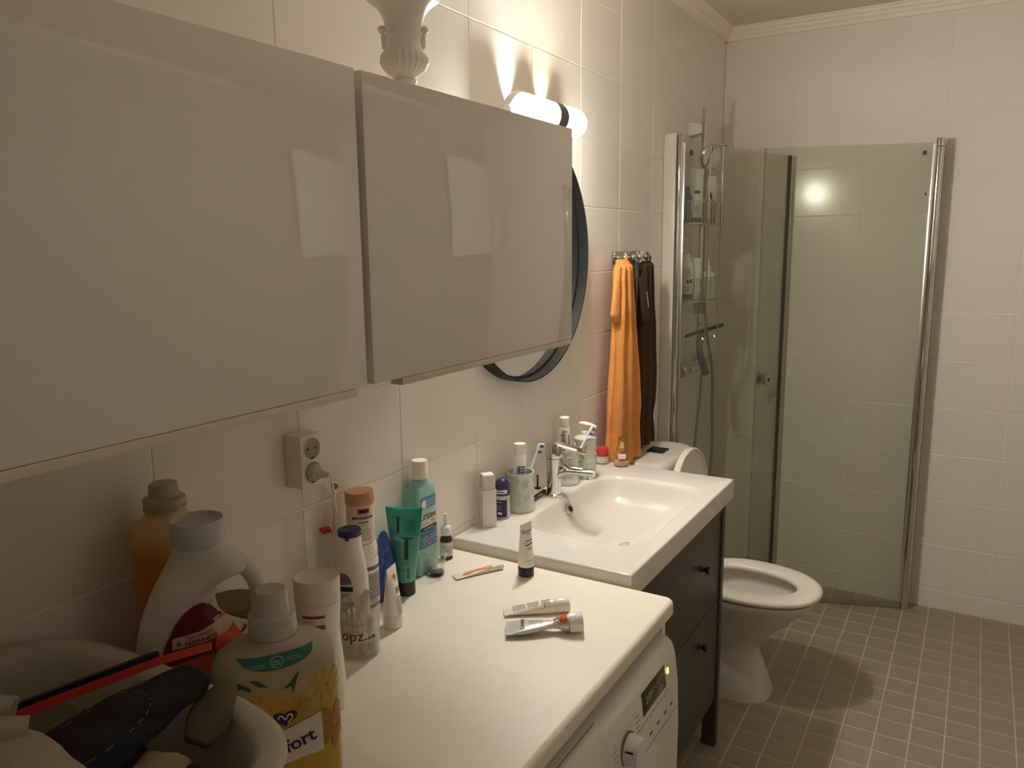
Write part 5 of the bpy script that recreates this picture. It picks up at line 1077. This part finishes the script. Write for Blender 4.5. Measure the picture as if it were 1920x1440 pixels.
# ------------------------------------------------------------------ laundry tub with clothes
tbx, tby, tzr = 0.273, 0.012, 1.100
lt = thing('laundry_tub', 'large white oval laundry tub full of clothes on the worktop', 'tub', (tbx, tby, Z1))
H = tzr-Z1
def tr(hx, hy, z, p=4.0, n=72): return sup(0, 0, hx*1.028, hy, z, p, n)
rs = [tr(.185, .135, 0), tr(.200, .148, .006), tr(.215, .163, .08), tr(.232, .180, H-.025), tr(.238, .186, H-.014), tr(.252, .200, H-.012), tr(.2575, .2055, H-.007), tr(.2570, .2050, H-.002), tr(.250, .198, H), tr(.236, .184, H-.001), tr(.229, .177, H-.006), tr(.224, .172, H-.03), tr(.208, .156, .09), tr(.193, .141, .012), tr(.170, .120, .008)]
G().rings(rs).obj('tub_body', mat('tub_white', (184, 177, 164), rough=0.38), lt, sharp=70)
M_DENIM = mat('denim', (24, 27, 33), rough=0.9, bump=0.7, bscale=700, mottle=0.25, mscale=26)
M_STITCH = mat('stitch_tan', (96, 88, 74), rough=0.8)
def blob_tube(path, ws, hs, n=40, wr=.006, seed=0, k=6):
    """soft flattened roll of cloth along a path: half widths ws (sideways) and half heights hs"""
    P = catmull(path, k); m = len(P); rs = []
    def ip(a, t): x = t*(len(a)-1); i = min(int(x), len(a)-2); return a[i]+(a[i+1]-a[i])*(x-i)
    for i, p in enumerate(P):
        t = (P[min(i+1, m-1)]-P[max(i-1, 0)]).normalized(); up = Vector((0, 0, 1)); sd = t.cross(up).normalized(); up = sd.cross(t)
        w, h = ip(ws, i/(m-1)), ip(hs, i/(m-1)); ring = []
        for j in range(n):
            a = 2*PI*j/n; d = 1+wr/max(w, .01)*2.2*noise.noise((p.x*26+math.cos(a)*1.2, p.y*26+math.sin(a)*1.2, p.z*26+seed))
            ring.append(p+sd*w*d*math.copysign(abs(math.cos(a))**.85, math.cos(a))+up*h*d*math.copysign(abs(math.sin(a))**.85, math.sin(a)))
        rs.append(ring)
    return rs
def cloth(name, label, cat, path, ws, hs, m, seed=0, wr=.006):
    t = thing(name, label, cat, (0, 0, 0)); rs = blob_tube(path, ws, hs, seed=seed, wr=wr); G().rings(rs).obj('cloth', m, t, sharp=80); return t, rs
def seam(rs, pairs, m, parent, r=.0010, name='seam'):
    """stitched line: follow (ring fraction, around fraction) points on the cloth surface"""
    pts = []
    for a, b in pairs:
        i = a*(len(rs)-1); i0 = min(int(i), len(rs)-2); j = b*len(rs[0]); j0 = int(j) % len(rs[0]); j1 = (j0+1) % len(rs[0]); u, w = i-i0, j-int(j)
        c = Vector((0, 0, 0))
        p = (Vector(rs[i0][j0])*(1-u)+Vector(rs[i0+1][j0])*u)*(1-w)+(Vector(rs[i0][j1])*(1-u)+Vector(rs[i0+1][j1])*u)*w
        cen = sum((Vector(q) for q in rs[i0]), Vector())/len(rs[i0]); pts.append(p+(p-cen).normalized()*.0008)
    P = catmull(pts, 5); g = G()
    for k in range(0, len(P)-1, 2): g.tube([P[k], P[k+1]], r, 5)
    return g.obj(name, m, parent)
M_TAUPE = mat('taupe_knit', (106, 94, 76), rough=0.95, bump=0.6, bscale=500); M_CREAM = mat('cream_jersey', (150, 136, 110), rough=0.95, bump=0.4, bscale=400); M_BLK = mat('black_cloth', (26, 26, 24), rough=0.95, bump=0.6, bscale=500); M_OFFW = mat('off_white_cloth', (160, 151, 134), rough=0.95, bump=0.5, bscale=400); M_OLV = mat('olive_cloth', (104, 96, 70), rough=0.95, bump=0.5, bscale=400)
je, rs = cloth('jeans', 'dark blue folded jeans lying on top of the laundry tub', 'jeans', [(0.345, -0.060, 1.108), (0.352, -0.010, 1.116), (0.360, 0.045, 1.124), (0.364, 0.090, 1.128), (0.362, 0.130, 1.131), (0.359, 0.168, 1.132), (0.358, 0.182, 1.131)], [.056, .055, .050, .042, .034, .029, .023], [.018, .019, .020, .020, .019, .017, .012], M_DENIM, seed=3, wr=.004)
seam(rs, [(.90, b/20) for b in range(0, 11)], M_STITCH, je, r=.0007); seam(rs, [(.02, .13), (.2, .11), (.36, .09), (.47, .11), (.56, .16), (.60, .24), (.58, .32), (.46, .39), (.3, .43), (.05, .45)], M_STITCH, je, r=.0007)
seam(rs, [(.02, .30), (.2, .31), (.4, .34), (.6, .38), (.85, .42)], M_STITCH, je, r=.0006)
ja = thing('strap', 'flat red strap with a black edge lying across the laundry', 'strap', (0, 0, 0))
sp_ = [Vector(p) for p in ((0.272, -0.050, 1.150), (0.2756, 0.0146, 1.145), (0.2816, 0.0638, 1.143), (0.2882, 0.1183, 1.140), (0.2964, 0.1782, 1.137), (0.3050, 0.2420, 1.128))]
cp = catmull(sp_, 6); g = G(); g2 = G(); rs = []; rs2 = []
for i, p in enumerate(cp):
    h = .0050; rs.append([p+Vector((.0015, 0, -h)), p+Vector((.0030, 0, -h)), p+Vector((.0030, 0, h)), p+Vector((.0015, 0, h))])
    if i < len(cp)*.78: rs2.append([p+Vector((-.004, 0, .002)), p+Vector((.001, 0, .002)), p+Vector((.001, 0, h+.006)), p+Vector((-.004, 0, h+.006))])
g.rings(rs).obj('red_band', mat('strap_red', (190, 58, 36), rough=0.5), ja, sharp=50); g2.rings(rs2).obj('black_edge', M_BLACKP, ja, sharp=50)
cloth('sock', 'taupe knitted sock sticking up beside the jeans', 'sock', [(0.406, 0.140, 1.090), (0.403, 0.156, 1.100), (0.400, 0.172, 1.112), (0.3985, 0.188, 1.125), (0.3985, 0.196, 1.131)], [.014, .021, .023, .015, .005], [.010, .014, .014, .010, .004], M_TAUPE, seed=8, wr=.003)
t, rs = cloth('shirt', 'crumpled cream garment between jeans and black cloth', 'clothing', [(0.425, 0.030, 1.068), (0.420, 0.065, 1.076), (0.410, 0.095, 1.080), (0.400, 0.120, 1.072)], [.026, .024, .020, .012], [.018, .020, .018, .010], M_CREAM, seed=12, wr=.011)
G().rings(blob_tube([(0.432, 0.048, 1.088), (0.424, 0.066, 1.098), (0.414, 0.078, 1.101), (0.405, 0.085, 1.096)], [.007, .010, .010, .006], [.005, .007, .007, .005], n=20, wr=.003, seed=6)).obj('collar_fold', M_CREAM, t)
cloth('sweater', 'black garment at the right end of the laundry tub', 'clothing', [(0.462, 0.020, 1.030), (0.452, 0.070, 1.050), (0.442, 0.105, 1.060), (0.434, 0.130, 1.050)], [.022, .024, .022, .012], [.020, .024, .024, .014], M_BLK, seed=15, wr=.009)
cloth('shirt', 'olive garment deep in the tub behind the strap', 'clothing', [(0.12, 0.00, 1.03), (0.16, 0.05, 1.050), (0.21, 0.095, 1.055), (0.25, 0.12, 1.040)], [.03, .04, .04, .02], [.02, .03, .03, .02], M_OLV, seed=21, wr=.012)
cloth('shirt', 'brown garment lying flat under the strap and jeans', 'clothing', [(0.22, -0.06, 1.05), (0.29, 0.00, 1.072), (0.34, 0.06, 1.075), (0.37, 0.10, 1.06)], [.05, .06, .05, .03], [.025, .03, .026, .02], mat('brown_cloth', (60, 50, 38), rough=0.95, bump=0.5, bscale=400), seed=25, wr=.012)
cloth('towel', 'off-white cloth heaped at the near end of the laundry tub', 'clothing', [(0.300, -0.085, 1.150), (0.345, -0.040, 1.156), (0.390, -0.018, 1.152), (0.425, -0.005, 1.130), (0.445, 0.006, 1.112)], [.040, .034, .028, .022, .010], [.022, .022, .020, .018, .008], M_OFFW, seed=31, wr=.008)
def rolled(label, path, r, m, seed):
    t = thing('sock', label, 'sock', (0, 0, 0)); P = catmull(path, 6); k = len(P)
    G().tube(P+P[::-1], [r*(.8+.2*math.sin(PI*min(1, i/k*1.4))) for i in range(k)]+[r*.78*(.8+.2*math.sin(PI*min(1, (k-1-i)/k*1.4))) for i in range(k)], 24, caps=False).obj('roll', m, t); return t
rolled('off-white rolled sock beside the heaped cloth', [(0.330, -0.062, 1.176), (0.345, -0.035, 1.180), (0.360, -0.012, 1.178), (0.366, -0.002, 1.176)], .0150, M_OFFW, 36)
rolled('off-white rolled sock at the left edge of the photo', [(0.290, -0.055, 1.180), (0.310, -0.028, 1.186), (0.330, -0.008, 1.186), (0.338, 0.000, 1.184)], .0165, M_OFFW, 37)

# ------------------------------------------------------------------ bath towel on the opposite wall (seen only as a reflection in the glossy door)
bl = thing('towel_rail', 'chrome towel rail on the opposite wall', 'rail', (0, 0, 0))
G().cyl((XR-0.06, 2.25, 2.22), (XR-0.06, 3.20, 2.22), 0.009, 16).obj('bar', M_CHROME, bl)
for y in (2.26, 3.19): G().cyl((XR-0.06, y, 2.22), (XR+0.0005, y, 2.22), 0.012, 16).obj('bracket', M_CHROME, bl)
g = G(); rs = []
for k in range(25):
    z = 2.235-0.72*k/24
    ring = []
    for i in range(41):
        y = 2.42+0.72*i/40; ring.append((XR-0.083-0.010*math.sin(9*y+z*1.5)*min(1, k/6)-0.006*noise.noise((y*7, z*4, 3)), y, z+0.03*noise.noise((y*3, 1, 1))*(k/24)))
    for i in range(40, -1, -1):
        p = ring[i]; ring.append((p[0]+0.012, p[1], p[2]))
    rs.append(ring)
tw = tag(g.rings(rs).obj('bath_towel', mat('white_terry', (248, 244, 238), rough=0.95, bump=0.6, bscale=300)), 'white bath towel hanging from the rail on the opposite wall', 'towel')
